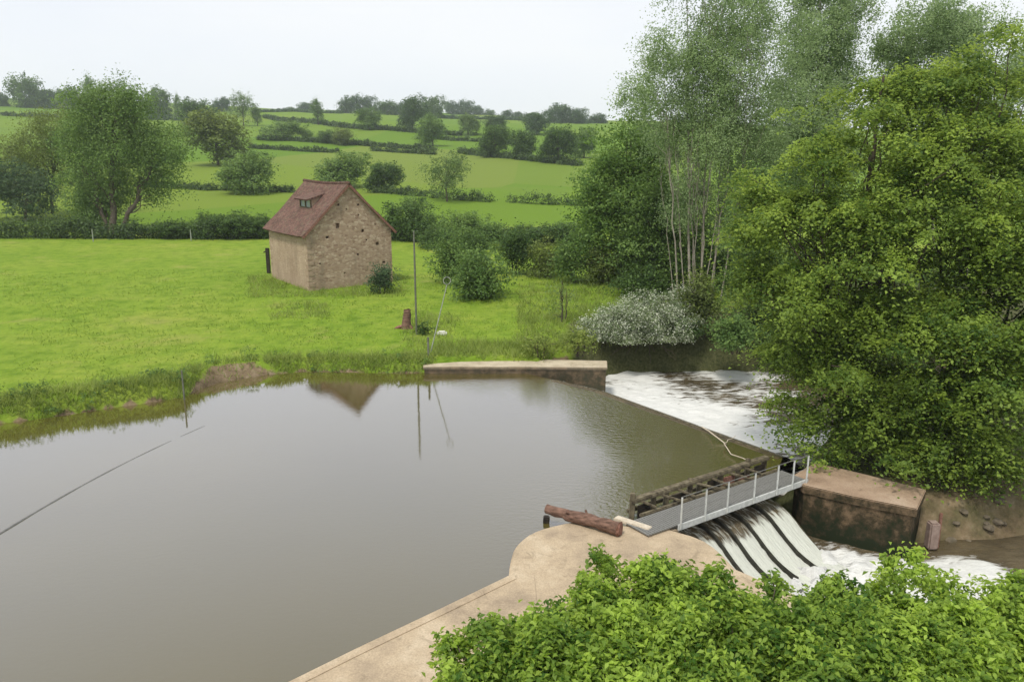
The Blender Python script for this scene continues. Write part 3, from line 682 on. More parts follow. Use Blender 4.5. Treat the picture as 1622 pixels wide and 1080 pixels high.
# roof slopes with slight sag
roofth = .14
def slope(sign):
    n_, k_ = 18, 12; V = []; uvs = []
    for i in range(n_ + 1):
        yy = -.22 + (LS + .5) * i / n_; sag = -.12 * math.sin(math.pi * i / n_)
        for j in range(k_ + 1):
            f_ = j / k_; xx = WG / 2 + sign * f_ * (WG / 2 + .38); zz = HW + HR + .10 - f_ * (HR + .38 * HR / (WG / 2)) + sag * (1 - f_ * .5) - .07 * math.sin(f_ * math.pi) + .02 * math.sin(i * 2.3 + j)
            V.append((xx, yy, zz)); uvs.append((yy, f_ * 5.8))
    bm = bmesh.new(); vs = [bm.verts.new(v) for v in V]; lay = bm.loops.layers.uv.new('UVMap')
    for i in range(n_):
        for j in range(k_):
            ids = [i * (k_ + 1) + j, (i + 1) * (k_ + 1) + j, (i + 1) * (k_ + 1) + j + 1, i * (k_ + 1) + j + 1]
            f = bm.faces.new([vs[a] for a in ids])
            for lp_, a in zip(f.loops, ids): lp_[lay].uv = uvs[a]
    o = child_bm('roof_slope', bm, M['tile'])
    s_ = o.modifiers.new('s', 'SOLIDIFY'); s_.thickness = roofth; s_.offset = 0
    return o
slope(-1); slope(1)
bm = bmesh.new()
for k in range(24): 
    bmesh.ops.create_cone(bm, cap_ends=True, segments=10, radius1=.15, radius2=.13, depth=.42, matrix=Matrix.Translation((WG / 2, -.05 + k * .385, HW + HR + .13 - .12 * math.sin(math.pi * k / 24))) @ Matrix.Rotation(math.pi / 2, 4, 'X'))
child_bm('ridge_tiles', bm, M['tile'], True)
for sg in (-1, 1):
    bm = bmesh.new(); d1 = Vector((WG / 2, -.20, HW + HR + .0)); d2 = Vector((WG / 2 + sg * (WG / 2 + .34), -.20, HW - .34))
    bar(bm, d1, d2, .10, .16); child_bm('verge_board', bm, M['redwood'])
# dormer hatch on the left slope
dm = empty('dormer'); dm.parent = bn_
y0, y1 = 2.9, 5.2; fx_ = 1.62; zr = HW + (fx_) * (HR / (WG / 2)); zb = zr + .1; ztp = zb + .62
xi = (ztp + .25 - HW) * (WG / 2) / HR
bm = bmesh.new()
vs = [bm.verts.new(v) for v in ((fx_ - .35, y0 - .2, ztp - .05), (fx_ - .35, y1 + .2, ztp - .05), (xi + .3, y1 + .2, ztp + .42), (xi + .3, y0 - .2, ztp + .42))]
f = bm.faces.new(vs); lay = bm.loops.layers.uv.new('UVMap')
for lp_, uvv_ in zip(f.loops, ((0, 0), (2.8, 0), (2.8, 2), (0, 2))): lp_[lay].uv = uvv_
o = bm_obj('dormer_roof', bm, M['tile'], dm); s_ = o.modifiers.new('s', 'SOLIDIFY'); s_.thickness = .12
for yy in (y0, y1):
    bm = bmesh.new(); q = [(fx_, yy, zr), (fx_, yy, ztp), (xi, yy, ztp + .3)]
    a1 = [bm.verts.new(v) for v in q]; a2 = [bm.verts.new((v[0], v[1] + .08, v[2])) for v in q]
    bm.faces.new(a1); bm.faces.new(a2[::-1])
    for k in range(3): bm.faces.new((a1[k], a1[(k + 1) % 3], a2[(k + 1) % 3], a2[k]))
    bm_obj('cheek', bm, M['plaster'], dm)
bm = bmesh.new(); box(bm, (fx_ + .1, (y0 + y1) / 2, (zb + ztp) / 2), (.03, y1 - y0 - .1, ztp - zb)); bm_obj('pane', bm, M['glass'], dm)
bm = bmesh.new()
for yy in (y0 + .04, (y0 + y1) / 2, y1 - .04): box(bm, (fx_ + .05, yy, (zb + ztp) / 2), (.1, .12, ztp - zb))
box(bm, (fx_ + .048, (y0 + y1) / 2, zb), (.1, y1 - y0, .1)); bm_obj('window_frame', bm, M['wood'], dm)
p = at(426, 434, 1.2); o = bm = bmesh.new(); bar(bm, p, p + (0, 0, 2.3), .32, .2, .03); bar(bm, p + (-.35, 0, 1.9), p + (.1, 0, 2.15), .1, .1, .02)
tag(bm_obj('leaning_gatepost', bm, M['darkwood']), 'dark wooden gatepost against the left side of the barn', 'post')

# ------------------------------------------------------------------ posts and stump on the far bank
def pole(name, px, py0, hpx, r, label, lean=(0, 0), material='pole', z=None, cat='pole'):
    p = ter(px, py0) if z is None else at(px, py0, z); hh = hpx * depth(p) / F / math.cos(TH)
    bm = bmesh.new(); bmesh.ops.create_cone(bm, cap_ends=True, segments=10, radius1=r, radius2=r * .8, depth=hh + .5, matrix=Matrix.Translation((0, 0, hh / 2 - .25)))
    o = bm_obj(name, bm, M[material]); o.location = tuple(p); o.rotation_euler = (lean[1], lean[0], 0); tag(o, label, cat); return o
pole('tall_thin_pole', 660, 532, 160, .065, 'tall thin grey green pole standing beside the tree stump')
pole('short_gauge_post', 679, 574, 32, .07, 'short dark post at the left end of the far concrete wall', cat='post')
pole('bank_stake', 292, 632, 46, .045, 'thin stake at the water edge on the left bank', z=.0, cat='post')
pole('fence_post', 148, 384, 20, .07, 'pale fence post before the hedge left of the big willow', material='pole2', cat='post')
pole('fence_post', 303, 382, 18, .07, 'pale fence post before the hedge right of the big willow', material='pole2', cat='post')
p = ter(682, 560); q = ter(706, 560); lr = empty('leaning_staff', tuple(p)); tag(lr, 'pale leaning pole with a ring top by the far wall', 'pole')
top = p + np.array([1.0, 0, 3.9]); adopt(tube_obj('shaft', [([p, p * .5 + top * .5, top], [.035, .03, .025])], M['pole2'], seg=8), lr)
bm = bmesh.new(); bmesh.ops.create_circle(bm, segments=18, radius=.2)
a = np.linspace(0, 2 * math.pi, 19); ring = [top + np.array([.2 * math.cos(k), 0, .2 + .2 * math.sin(k)]) for k in a]; bm.free()
adopt(tube_obj('ring', [(ring, [.022] * 19)], M['pole2']), lr)
p = ter(700, 532); bm = bmesh.new(); box(bm, (0, 0, .12), (.62, .3, .16), bevel=.03); box(bm, (0, 0, .23), (.4, .24, .08), bevel=.02); o = bm_obj('white_lid', bm, M['whiteish']); o.location = tuple(p)
tag(o, 'small white flat box lying in grass beside the leaning pole', 'box')
p = ter(644, 524); st = empty('tree_stump', tuple(p)); tag(st, 'reddish broken tree stump in the meadow beside the thin pole', 'stump')
g = np.random.default_rng(9); V, Fc = tubes([([(0, 0, -.2), (0, 0, .1), (.02, 0, .5), (.06, 0, .9), (.1, 0, 1.25)], [.45, .38, .28, .25, .2])], 12)
V += g.normal(size=V.shape) * .03; me = npmesh('trunk', V, Fc); link('trunk', me, M['log'], st)
tube_obj('root', [([(-.2, -.05, .2), (-.55, -.1, .12), (-.9, -.1, -.05)], [.13, .1, .04]), ([(.1, -.1, .3), (.35, -.2, .1), (.5, -.25, -.05)], [.12, .09, .05])], M['redwood'], st)

# ------------------------------------------------------------------ trees: prototypes for the hillside
protos = {}
def proto(key, lobes, matk, n, per, cr, ls, seed, trunk=.3, low=.3, tr=.03, flat=.7, inner=.45, bark='bark', nl=10):
    me, C = crown_mesh('crown', lobes, n, per, cr, ls, seed=seed, low=low, flat=flat, inner=inner, zmin=.0)
    me.materials.append(M[matk]); g = np.random.default_rng(seed)
    paths = [limb((0, 0, -.03), (.01, 0, .72), tr, tr * .25, g, 7, .02)]
    for c_ in C[g.choice(len(C), nl, replace=False)]: paths.append(limb((0, 0, trunk * (.8 + .6 * g.random())), c_, tr * .4, tr * .08, g, 5, .05))
    V, Fc = tubes(paths, 5); tm = npmesh('trunk', V, Fc, smooth=True); tm.materials.append(M[bark])
    protos[key] = (me, tm)
def rl(seed, n=7, cz=.6, rx=.32, rz=.38, zlo=.3):
    if cz > .5: cz, rz, zlo = cz - .05, rz * 1.12, zlo - .1
    g = np.random.default_rng(seed); out = [(0, 0, cz, rx * .8, rx * .8, rz * .85)]
    for _ in range(n):
        a_ = g.uniform(0, 6.28); rr = g.uniform(.3, .75) * rx; s_ = g.uniform(.35, .6)
        out.append((rr * math.cos(a_), rr * math.sin(a_), g.uniform(zlo, cz + rz * .55), rx * s_, rx * s_, rz * s_ * .9))
    return out
for k, (mk, sd_) in enumerate((('dark', 11), ('blue', 12), ('mid', 13), ('pale', 14), ('olive', 15), ('dark', 16), ('mid', 17), ('blue', 18))):
    proto('round_' + str(k), rl(sd_, 8, .57, .46, .40, .3), mk, 300, 28, .085, .042, sd_, low=.75)
proto('bush_0', rl(21, 8, .42, .5, .48, .2), 'dark', 240, 24, .1, .045, 21, .1, .8)
proto('bush_1', rl(22, 8, .42, .5, .48, .2), 'mid', 240, 24, .1, .045, 22, .1, .8)
proto('bush_2', rl(23, 8, .42, .5, .48, .2), 'olive', 240, 24, .1, .045, 23, .1, .8)
proto('loose', rl(24, 11, .62, .42, .36, .35), 'pale', 260, 16, .075, .03, 24, low=.5, tr=.018)
proto('slim', rl(25, 5, .58, .26, .45, .3), 'mid', 160, 24, .07, .035, 25)
# (px, py base, height px, width px, proto, label, group)
HG = 'trees and bushes scattered on the hillside fields'; SKY = 'trees along the skyline'
def T(px, py, hp, wp, key, label, name='tree', group=HG, yfar=None):
    p = ter(px, py) if yfar is None else ter(px, -900, yfar)
    if yfar is not None: p = np.array([(px - 811) / F * yfar * 1.0 * (math.cos(TH) + 0) , yfar, 0]); p[2] = hill(p[:1], p[1:2])[0]; p[0] = (px - 811) / F * depth(p)
    d_ = depth(p); H_ = hp * d_ / F
    if yfar is not None:
        base_y = pix(p)[1]; H_ = max(2.5, (base_y - (py - hp)) * d_ / F) * 1.4; p[2] -= H_ * .4 / 1.4
    W_ = wp * d_ / F
    o = empty(name, tuple(p - np.array([0, 0, .1])), rng.uniform(0, 6.28)); me, tm = protos[key]
    sx_ = W_ / .93 if key.startswith(('round', 'bush')) else W_ / (.85 if key == 'loose' else .55)
    for nm, dd in (('crown', me), ('trunk', tm)):
        c_ = bpy.data.objects.new(nm, dd); col.objects.link(c_); c_.parent = o; c_.scale = (sx_, sx_, H_)
        if nm == 'trunk': c_.scale = (H_, H_, H_)
    tag(o, label, 'bush' if 'bush' in name else 'tree', group); return o
T(47, 172, 60, 60, 'round_0', 'dark rounded tree standing alone on the skyline at far left', group=SKY, yfar=640)
T(2, 175, 30, 26, 'round_5', 'small dark tree cut by the left edge on the skyline', group=SKY, yfar=640)
T(88, 168, 28, 30, 'round_1', 'low bluish tree on the skyline just right of the lone dark tree', group=SKY, yfar=650)
T(112, 160, 26, 30, 'round_7', 'small bluish skyline tree peeping above the big left willow', group=SKY, yfar=650)
T(142, 158, 36, 24, 'slim', 'narrow treetop rising above the left end of the willow crown', group=SKY, yfar=600)
T(205, 165, 30, 28, 'loose', 'pale thin treetop above the right side of the willow crown', group=SKY, yfar=600)
T(253, 182, 42, 48, 'round_5', 'dark broad tree on the skyline right of the willow', group=SKY, yfar=560)
T(282, 178, 28, 12, 'slim', 'tiny narrow tree beside the dark broad skyline tree', group=SKY, yfar=560)
T(313, 208, 56, 60, 'round_0', 'full dark green tree below the skyline above the olive tree')
T(352, 186, 34, 30, 'round_7', 'small bluish tree on the skyline left of the pale tree', group=SKY, yfar=640)
T(386, 200, 60, 44, 'loose', 'pale feathery tree poking above the skyline left of the barn', group=SKY)
T(408, 200, 28, 16, 'slim', 'small narrow tree under the pale feathery tree')
T(346, 262, 84, 96, 'round_4', 'olive brown spreading tree above the round dark bush tree')
T(390, 308, 72, 84, 'round_6', 'round dense tree on the hedge line up left of the barn')
T(447, 222, 34, 62, 'bush_1', 'wide green bush clump on the slope above the barn roof', 'bush')
T(484, 219, 18, 26, 'bush_1', 'small bush right of the wide green bush clump', 'bush')
T(519, 228, 26, 30, 'bush_0', 'left one of two dark bushes above the barn ridge', 'bush')
T(545, 230, 30, 36, 'bush_2', 'right one of two bushes above the barn ridge, slightly browner', 'bush')
T(504, 198, 40, 20, 'slim', 'slim upright dark tree breaking the skyline above the two bushes')
T(486, 178, 16, 28, 'round_1', 'flat bluish tree group left of the slim upright skyline tree', group=SKY, yfar=840)
T(460, 176, 8, 14, 'bush_0', 'tiny bush on the bare stretch of skyline', 'bush', SKY, yfar=845)
T(549, 180, 30, 34, 'round_7', 'first tree of the middle skyline wood, left end', group=SKY, yfar=700)
T(577, 178, 28, 36, 'round_1', 'second tree of the middle skyline wood, broad bluish crown', group=SKY, yfar=700)
T(610, 184, 28, 38, 'round_0', 'third tree of the middle skyline wood, darker crown', group=SKY, yfar=680)
T(586, 206, 36, 38, 'round_2', 'mid green tree just below the middle skyline wood')
T(634, 190, 30, 26, 'round_7', 'small dark tree between the two middle skyline woods', group=SKY, yfar=690)
T(654, 208, 56, 44, 'round_1', 'tall bluish tree right of the middle skyline wood')
T(683, 190, 38, 38, 'round_5', 'dark rounded skyline tree behind the tall bluish tree', group=SKY, yfar=650)
T(686, 232, 54, 44, 'round_2', 'greyish green tree on the sloping hedge below the skyline')
T(718, 182, 24, 28, 'round_7', 'blue grey skyline tree, left of the hazy row', group=SKY, yfar=820)
T(738, 182, 24, 26, 'round_1', 'blue grey skyline tree, middle of the hazy row', group=SKY, yfar=820)
T(758, 184, 18, 22, 'round_7', 'blue grey skyline tree, right of the hazy row', group=SKY, yfar=820)
T(775, 186, 16, 18, 'bush_0', 'small dark bush ending the hazy skyline row', 'bush', SKY, yfar=820)
T(741, 214, 36, 34, 'round_3', 'pale green round tree on the right hillside')
T(803, 190, 16, 20, 'round_1', 'small skyline tree above the gap before the right wood', group=SKY, yfar=800)
T(822, 192, 16, 18, 'round_7', 'smallest skyline tree left of the right wood', group=SKY, yfar=800)
T(786, 216, 34, 34, 'round_1', 'bluish tree directly behind the hedge tree trio')
T(784, 250, 58, 52, 'round_0', 'left tree of the dark hedge trio on the right hillside')
T(830, 252, 46, 42, 'round_5', 'middle, smallest tree of the dark hedge trio')
T(884, 258, 64, 60, 'round_0', 'right, tallest tree of the dark hedge trio')
T(925, 250, 50, 44, 'round_6', 'tree partly behind the poplar leaves right of the trio')
T(850, 214, 36, 40, 'round_1', 'bluish tree at the foot of the right skyline wood')
T(880, 200, 38, 46, 'round_7', 'large hazy tree topping the right skyline wood', group=SKY, yfar=600)
T(912, 202, 32, 40, 'round_1', 'hazy tree on the falling right side of the skyline wood', group=SKY, yfar=600)
T(945, 200, 22, 30, 'round_7', 'hazy low tree at the right end of the skyline wood', group=SKY, yfar=620)
T(842, 196, 18, 26, 'round_5', 'low hazy tree at the left end of the right skyline wood', group=SKY, yfar=700)
T(545, 296, 58, 82, 'round_6', 'broad green tree right behind the barn ridge')
T(610, 306, 54, 60, 'round_0', 'dark round tree on the hedge line right of the barn')
T(708, 320, 92, 74, 'loose', 'loose pale tree with slender trunk in the sloping field')
# hedge-side bushes behind and right of the barn
BG = 'bushes along the far side of the meadow'
for a_ in ((652, 380, 82, 84, 'bush_0', 'tall dark bush against the hedge just right of the barn'), (725, 385, 58, 76, 'bush_1', 'broad green bush in the hedge above the thicket'),
           (690, 392, 44, 50, 'bush_0', 'dark bush between the tall bush and the broad green bush'),
           (770, 392, 46, 60, 'bush_1', 'medium bush right of the broad hedge bush'), (835, 388, 40, 70, 'bush_0', 'low dark bush in the hedge above the yellow bushes'),
           (890, 385, 42, 66, 'bush_0', 'low dark bush at the right end of the meadow hedge'), (372, 378, 54, 72, 'bush_0', 'tall dark hedge bush left of the barn'),
           (412, 378, 48, 46, 'bush_0', 'dark hedge bush touching the left barn eave'), (330, 378, 52, 46, 'bush_0', 'dark spiky hedge bush right of the low gap'),
           (275, 378, 36, 60, 'bush_0', 'low dark hedge bush right of the willow foot')):
    T(*a_[:5], a_[5], 'bush', BG)

# hedges: lines of small clipped foliage
def hedge(pxs, hm, wm, label, mk='hedge', dens=1.0, ls=None, group='hedges dividing the hillside fields', sides=None):
    P_ = [ter(*q) for q in pxs]; lob = []; tot = 0
    for a_, b_ in zip(P_[:-1], P_[1:]):
        ln = np.linalg.norm(b_ - a_); n_ = max(2, int(ln / (wm * .8))); tot += ln
        for i in range(n_):
            f_ = (i + .5) / n_; q = a_ + (b_ - a_) * f_; q[2] = hill(q[:1], q[1:2])[0]; k = rng.uniform(.7, 1.25)
            lob.append((q[0], q[1] + rng.normal() * wm * .15, q[2] + hm * .42 * k, wm * .6, wm * .55, hm * .52 * k))
    D_ = depth(P_[0]); ls = ls or max(.27, D_ / F * 1.6 * 1.5)
    n_ = int(len(lob) * 17 * dens)
    V, Q, ti, rn, C = foliage(lob, n_, 14, wm * .35, ls, seed=int(abs(P_[0][0]) * 10) % 9999, low=.7, inner=.3)
    o0 = P_[0]; V = V - o0
    o = link('hedge', npmesh('hedge', V, Q, attrs=[('tint', 'FACE', ti), ('rnd', 'FACE', rn)]), M[mk]); o.location = tuple(o0)
    tag(o, label, 'hedge', group)
hedge([(-60, 376), (60, 377), (150, 378)], 2.4, 2.4, 'dark meadow hedge at far left of the willow', dens=4.5)
hedge([(150, 378), (300, 378), (432, 377)], 1.9, 2.2, 'dark meadow hedge between willow and barn', dens=4.5)
hedge([(610, 379), (760, 384), (930, 384)], 1.9, 2.2, 'dark meadow hedge right of the barn', dens=4.5)
hedge([(225, 297), (330, 302), (470, 307)], 1.3, 1.6, 'thin hedge line meeting the round dense tree left of the barn', dens=1.2)
hedge([(590, 306), (672, 312)], 1.4, 1.6, 'short hedge under the dark round tree right of the barn')
hedge([(675, 314), (780, 321)], 1.6, 1.8, 'short hedge at the foot of the loose pale tree')
hedge([(805, 322), (925, 328)], 1.6, 1.8, 'short hedge right of the field gap, near the poplars')
hedge([(395, 236), (470, 240), (535, 243)], 1.6, 2, 'hedge under the bush clumps above the barn')
hedge([(500, 225), (600, 233), (690, 239)], 1.6, 2, 'long slanting hedge right of the two bushes')
hedge([(590, 240), (690, 245)], 1.4, 2, 'lower short hedge running beneath the long slanting one')
hedge([(728, 243), (830, 254), (920, 264)], 1.8, 2.2, 'hedge linking the dark tree trio')
hedge([(545, 203), (640, 209), (730, 216)], 1.8, 2.4, 'hedge below the middle skyline wood')
hedge([(420, 187), (500, 196), (545, 203)], 1.8, 2.6, 'hedge along the brownish upper field')
hedge([(690, 222), (770, 226), (830, 230)], 1.8, 2.4, 'hedge behind the dark tree trio')
hedge([(0, 184), (90, 186)], 1.8, 2.6, 'hedge under the lone dark skyline tree')
hedge([(410, 222), (500, 226)], 1.5, 2.2, 'hedge at the foot of the wide green bush clump')
hedge([(400, 178), (470, 177), (540, 180)], 1.6, 3, 'bare looking skyline hedge above the brownish field', 'blue')
hedge([(700, 188), (800, 190), (960, 196)], 2.2, 3, 'bluish skyline hedge between the right woods', 'blue')
hedge([(200, 190), (300, 192)], 2, 3, 'hedge on the skyline slope behind the willow', 'blue')

# ------------------------------------------------------------------ detailed trees
def sublobes(lobes, k, g, rs=.36, fl=.8, jit=.12, core=.62):
    out = []
    for l in lobes:
        c_, rr = np.array(l[:3]), np.array(l[3:6]); out.append((*c_, *(rr * core)))
        i = np.arange(k) + .5; ph = np.arccos(1 - 2 * i / k); th = math.pi * (1 + 5 ** .5) * i + g.uniform(0, 6.28)
        D_ = np.stack([np.cos(th) * np.sin(ph), np.sin(th) * np.sin(ph), np.cos(ph)], 1) + g.normal(size=(k, 3)) * .15
        for d_ in D_:
            q = c_ + d_ * rr * (.82 + jit * g.normal()); f_ = rs * g.uniform(.6, 1.35) * rr.mean()
            out.append((*q, f_, f_, f_ * fl))
    return out
def big_tree(name, base, trunks, lobes, mk, n, per, cr, ls, seed, label, bark='bark', limbs=26, flat=.45, low=.35, inner=.4, cat='tree', group=None, tr=.2, aspect=.62, droop=.4, up=.7, origin=None, sub=14, rs=.36, fl=.8, jit=.12, nr=.75, core=.62):
    base = np.asarray(base, float); o = empty(name, tuple(base)); g = np.random.default_rng(seed)
    lob = [(l[0] - base[0], l[1] - base[1], l[2] - base[2], *l[3:]) for l in lobes]
    if sub: lob = sublobes(lob, sub, g, rs, fl, jit, core)
    me, C = crown_mesh('crown', lob, n, per, cr, ls, seed=seed, flat=flat, low=low, inner=inner, aspect=aspect, droop=droop, up=up, zmin=.05, nr=nr)
    link('crown', me, M[mk], o)
    paths = []; axes = []
    for tb, tt_, r_ in trunks:
        tb = np.asarray(tb, float) - base; tt_ = np.asarray(tt_, float) - base; tb[2] -= .3
        P_, rr = limb(tb, tt_, r_, r_ * .2, g, 12, .018 if bark == 'bark' else .005); paths.append((P_, rr)); axes.append((P_, rr))
    for c_ in C[g.choice(len(C), min(limbs, len(C)), replace=False)]:
        P_, rr = axes[g.integers(len(axes))] if len(axes) == 1 else min(axes, key=lambda a: np.min(np.linalg.norm(a[0] - c_, axis=1)))
        zt = c_[2] * g.uniform(.45, .8); i = int(np.argmin(np.abs(P_[:, 2] - zt))); i = min(i, len(P_) - 2)
        paths.append(limb(P_[i], c_, min(rr[i] * .5, .09), .012, g, 7, .05, .05))
    V, Fc = tubes(paths, 7); link('trunk', npmesh('trunk', V, Fc, smooth=True), M[bark], o)
    tag(o, label, cat, group); return o
def PX(px, py, Yd, r, rz=None, ry=None):     # lobe from a picture direction at ground distance Yd
    d_ = ray(px, py); t_ = Yd / d_[1]; p = np.array([d_[0] * t_, Yd, HC + d_[2] * t_]); s_ = depth(p) / F
    return (p[0], p[1], p[2], r * s_, (ry or r) * s_, (rz or r) * s_)
def foot(px, Yd):
    p = np.array([(px - 811) / F * Yd, Yd, 0.]); 
    for _ in range(4):
        p[2] = h1(p[0], p[1]); p[0] = (px - 811) / F * depth(p)
    return p
# alders (front right mass)
RG = 'alders crowding the island behind the pier'
A = 31.
big_tree('alder_tree', foot(1345, 31.), [(foot(1345, 31.), PX(1400, 120, 31, 1)[:3], .22), (foot(1325, 31.3), PX(1300, 240, 31, 1)[:3], .15), (foot(1375, 31.3), PX(1480, 150, 32, 1)[:3], .16)],
         [PX(1420, 150, 31.5, 90, 75), PX(1330, 235, 31, 95, 80), PX(1470, 260, 30.5, 110, 95), PX(1250, 330, 31, 90, 75), PX(1380, 370, 29.5, 130, 90), PX(1262, 450, 31, 84, 70), PX(1400, 500, 29, 140, 85), PX(1310, 565, 30, 96, 70), PX(1420, 610, 29, 110, 60), PX(1262, 560, 31, 56, 50), PX(1380, 680, 28.5, 100, 40), PX(1330, 655, 29.5, 74, 40), PX(1195, 440, 31.5, 42, 50), PX(1195, 350, 32, 36, 46)],
         'alder', 1900, 60, .50, .14, 31, 'tallest alder, its spreading crown leaning over the pier', group=RG, limbs=90, flat=.28, inner=.45, sub=13, rs=.40, fl=.22, jit=.26, droop=1.3, nr=.5, core=.42)
big_tree('alder_tree', foot(1530, 30), [(foot(1530, 30.), PX(1540, 130, 30.5, 1)[:3], .2), (foot(1500, 30.4), PX(1480, 260, 30.5, 1)[:3], .13)],
         [PX(1540, 130, 31, 90, 75), PX(1600, 230, 30, 100, 90), PX(1520, 330, 29, 120, 90), PX(1600, 420, 28, 120, 90), PX(1520, 520, 27.5, 130, 80), PX(1600, 590, 27, 100, 75), PX(1510, 620, 27.5, 90, 55), PX(1540, 680, 27, 90, 36), PX(1580, 735, 26.2, 70, 22), PX(1500, 735, 27.2, 60, 18), PX(1450, 690, 28, 60, 30), PX(1680, 330, 30, 110, 90), PX(1700, 520, 28, 120, 100)],
         'alder', 1800, 60, .50, .14, 32, 'alder at the right edge with drooping lower branches', group=RG, limbs=80, flat=.28, inner=.45, sub=13, rs=.40, fl=.22, jit=.26, droop=1.3, nr=.5, core=.42)
big_tree('alder_tree', foot(1215, 49), [(foot(1215, 49.), PX(1220, 330, 49, 1)[:3], .16), (foot(1200, 49.4), PX(1180, 380, 49, 1)[:3], .11)],
         [PX(1215, 330, 49, 60, 55), PX(1210, 400, 49, 55, 60), PX(1240, 450, 48.5, 70, 60), PX(1205, 500, 48.5, 50, 55), PX(1230, 545, 48, 70, 40), PX(1190, 565, 48.5, 36, 30)],
         'mid', 800, 34, .7, .18, 33, 'dark alder on the far bank filling the gap beside the poplar stems', limbs=30)
big_tree('alder_tree', foot(1300, 47), [(foot(1300, 48.), PX(1300, 330, 48, 1)[:3], .16)],
         [PX(1300, 330, 48, 80, 70), PX(1290, 440, 48, 80, 60), PX(1310, 520, 47.5, 90, 60), PX(1390, 560, 47.5, 80, 50), PX(1450, 480, 49, 90, 90)],
         'dark', 520, 34, .7, .2, 34, 'dark alder on the far bank hidden behind the tallest alder', limbs=25)
# poplars
PG = 'tall poplars behind the river'
pf0 = foot(1100, 57)
def stems(pts, Y0):
    out = []
    for px0, px1, py1, r_ in pts: out.append((foot(px0, Y0 + rng.uniform(-.4, .4)), PX(px1, py1, Y0 + rng.uniform(-1, 1), 1)[:3], r_ * .58))
    return out
big_tree('poplar_tree', pf0, stems([(1068, 1042, 230, .07), (1098, 1096, 60, .1), (1105, 1140, 90, .1), (1115, 1160, 180, .08), (1092, 1088, -20, .19), (1075, 1050, 90, .12), (1110, 1125, 20, .16), (1122, 1180, 60, .13), (1085, 1065, 160, .09), (1128, 1150, 120, .1), (1140, 1215, 40, .11), (1100, 1108, 150, .09)], 57),
         [PX(1165, 30, 57, 92, 90), PX(1095, 120, 57, 46, 70), PX(1190, 150, 57, 90, 85), PX(1120, 200, 57, 60, 60), PX(1040, 110, 57, 32, 60), PX(1200, 240, 57, 60, 50), PX(1060, 215, 57.5, 45, 40), PX(1130, -70, 57, 70, 60), PX(1015, 160, 56, 22, 26), PX(985, 155, 56, 16, 22), PX(1130, 300, 58, 50, 50), PX(1078, 330, 57.5, 26, 40), PX(1165, 350, 57.5, 30, 50), PX(1190, 290, 57.5, 36, 50)],
         'poplar', 4600, 28, .5, .135, 41, 'nearest poplar, many slender pale stems under an airy crown', 'pale_bark', 90, .8, .7, .25, group=PG, droop=.1, up=.2, sub=18, rs=.3, fl=1.5, jit=.2)
big_tree('poplar_tree', foot(1290, 62), stems([(1290, 1300, -40, .22), (1270, 1265, 60, .12)], 62),
         [PX(1300, 30, 62, 62, 90), PX(1295, 140, 62, 70, 90), PX(1290, -60, 62, 45, 60), PX(1280, 240, 62, 70, 70)],
         'poplar', 3200, 28, .5, .15, 42, 'narrow poplar rising between the airy poplar and the alders', 'pale_bark', 36, .8, .6, .3, group=PG, droop=.1, up=.2, sub=18, rs=.3, fl=1.5, jit=.2)
big_tree('poplar_tree', foot(1480, 60), stems([(1480, 1490, 10, .2), (1440, 1430, 60, .1), (1530, 1545, 40, .12)], 60),
         [PX(1490, 50, 60, 62, 50), PX(1430, 80, 60, 34, 40), PX(1545, 60, 60, 38, 40), PX(1480, 150, 60, 100, 60), PX(1398, 75, 60, 10, 26), PX(1520, 220, 60, 90, 60), PX(1612, 110, 60, 24, 60)],
         'poplar', 3200, 28, .5, .15, 43, 'poplar whose greyish top shows above the alders at right', 'pale_bark', 40, .8, .6, .3, group=PG, droop=.1, up=.2, sub=18, rs=.3, fl=1.5, jit=.2)
# trees left of the poplars
big_tree('maple_tree', foot(985, 66), [(foot(985, 66), PX(1000, 210, 66, 1)[:3], .25)],
         [PX(1000, 240, 66, 60, 50), PX(940, 320, 65, 30, 34), PX(935, 380, 65, 30, 30), PX(960, 290, 66, 46, 45), PX(1020, 310, 66, 55, 60), PX(970, 360, 66, 50, 50), PX(1040, 380, 66, 50, 60), PX(1000, 430, 66, 50, 40)],
         'fresh', 1000, 34, .8, .24, 44, 'full green tree left of the poplar stems at the meadow end', limbs=26)
big_tree('shady_tree', foot(1030, 62), [(foot(1035, 62), PX(1040, 330, 62, 1)[:3], .18)],
         [PX(1112, 400, 63, 46, 60), PX(1150, 440, 63, 42, 50), PX(1100, 460, 62, 50, 34), PX(1040, 330, 62, 50, 55), PX(1015, 400, 62, 40, 42), PX(1060, 420, 61, 45, 50), PX(1030, 450, 62, 40, 30)],
         'mid', 900, 34, .8, .22, 45, 'dark leafy tree directly behind the poplar stems', limbs=22)
# thicket right of barn
TG = 'bushes in the meadow right of the barn'
def bushy(px, py, hp, wp, mk, label, seed, n=200, per=26, ls=.2, cr=.55, group=TG, name='bush', flat=.7):
    p = ter(px, py); s_ = depth(p) / F; g = np.random.default_rng(seed); lob = []
    H_, W_ = hp * s_, wp * s_
    for k in range(8):
        a_ = g.uniform(0, 6.28); rr = g.uniform(0, .3) * W_; q = g.uniform(.24, .36)
        lob.append((p[0] + rr * math.cos(a_), p[1] + rr * math.sin(a_), p[2] + g.uniform(.25, .68) * H_, q * W_, q * W_, q * H_ * 1.05))
    return big_tree(name, p, [(p, p + np.array([0, 0, H_ * .7]), .07), (p + np.array([.3, .1, 0]), p + np.array([W_ * .2, 0, H_ * .6]), .05)], lob, mk, n, per, cr, ls, seed, label, limbs=14, flat=flat, low=.9, cat='bush', group=group)
bushy(715, 448, 82, 66, 'mid', 'rounded green bush at the left of the meadow thicket', 51)
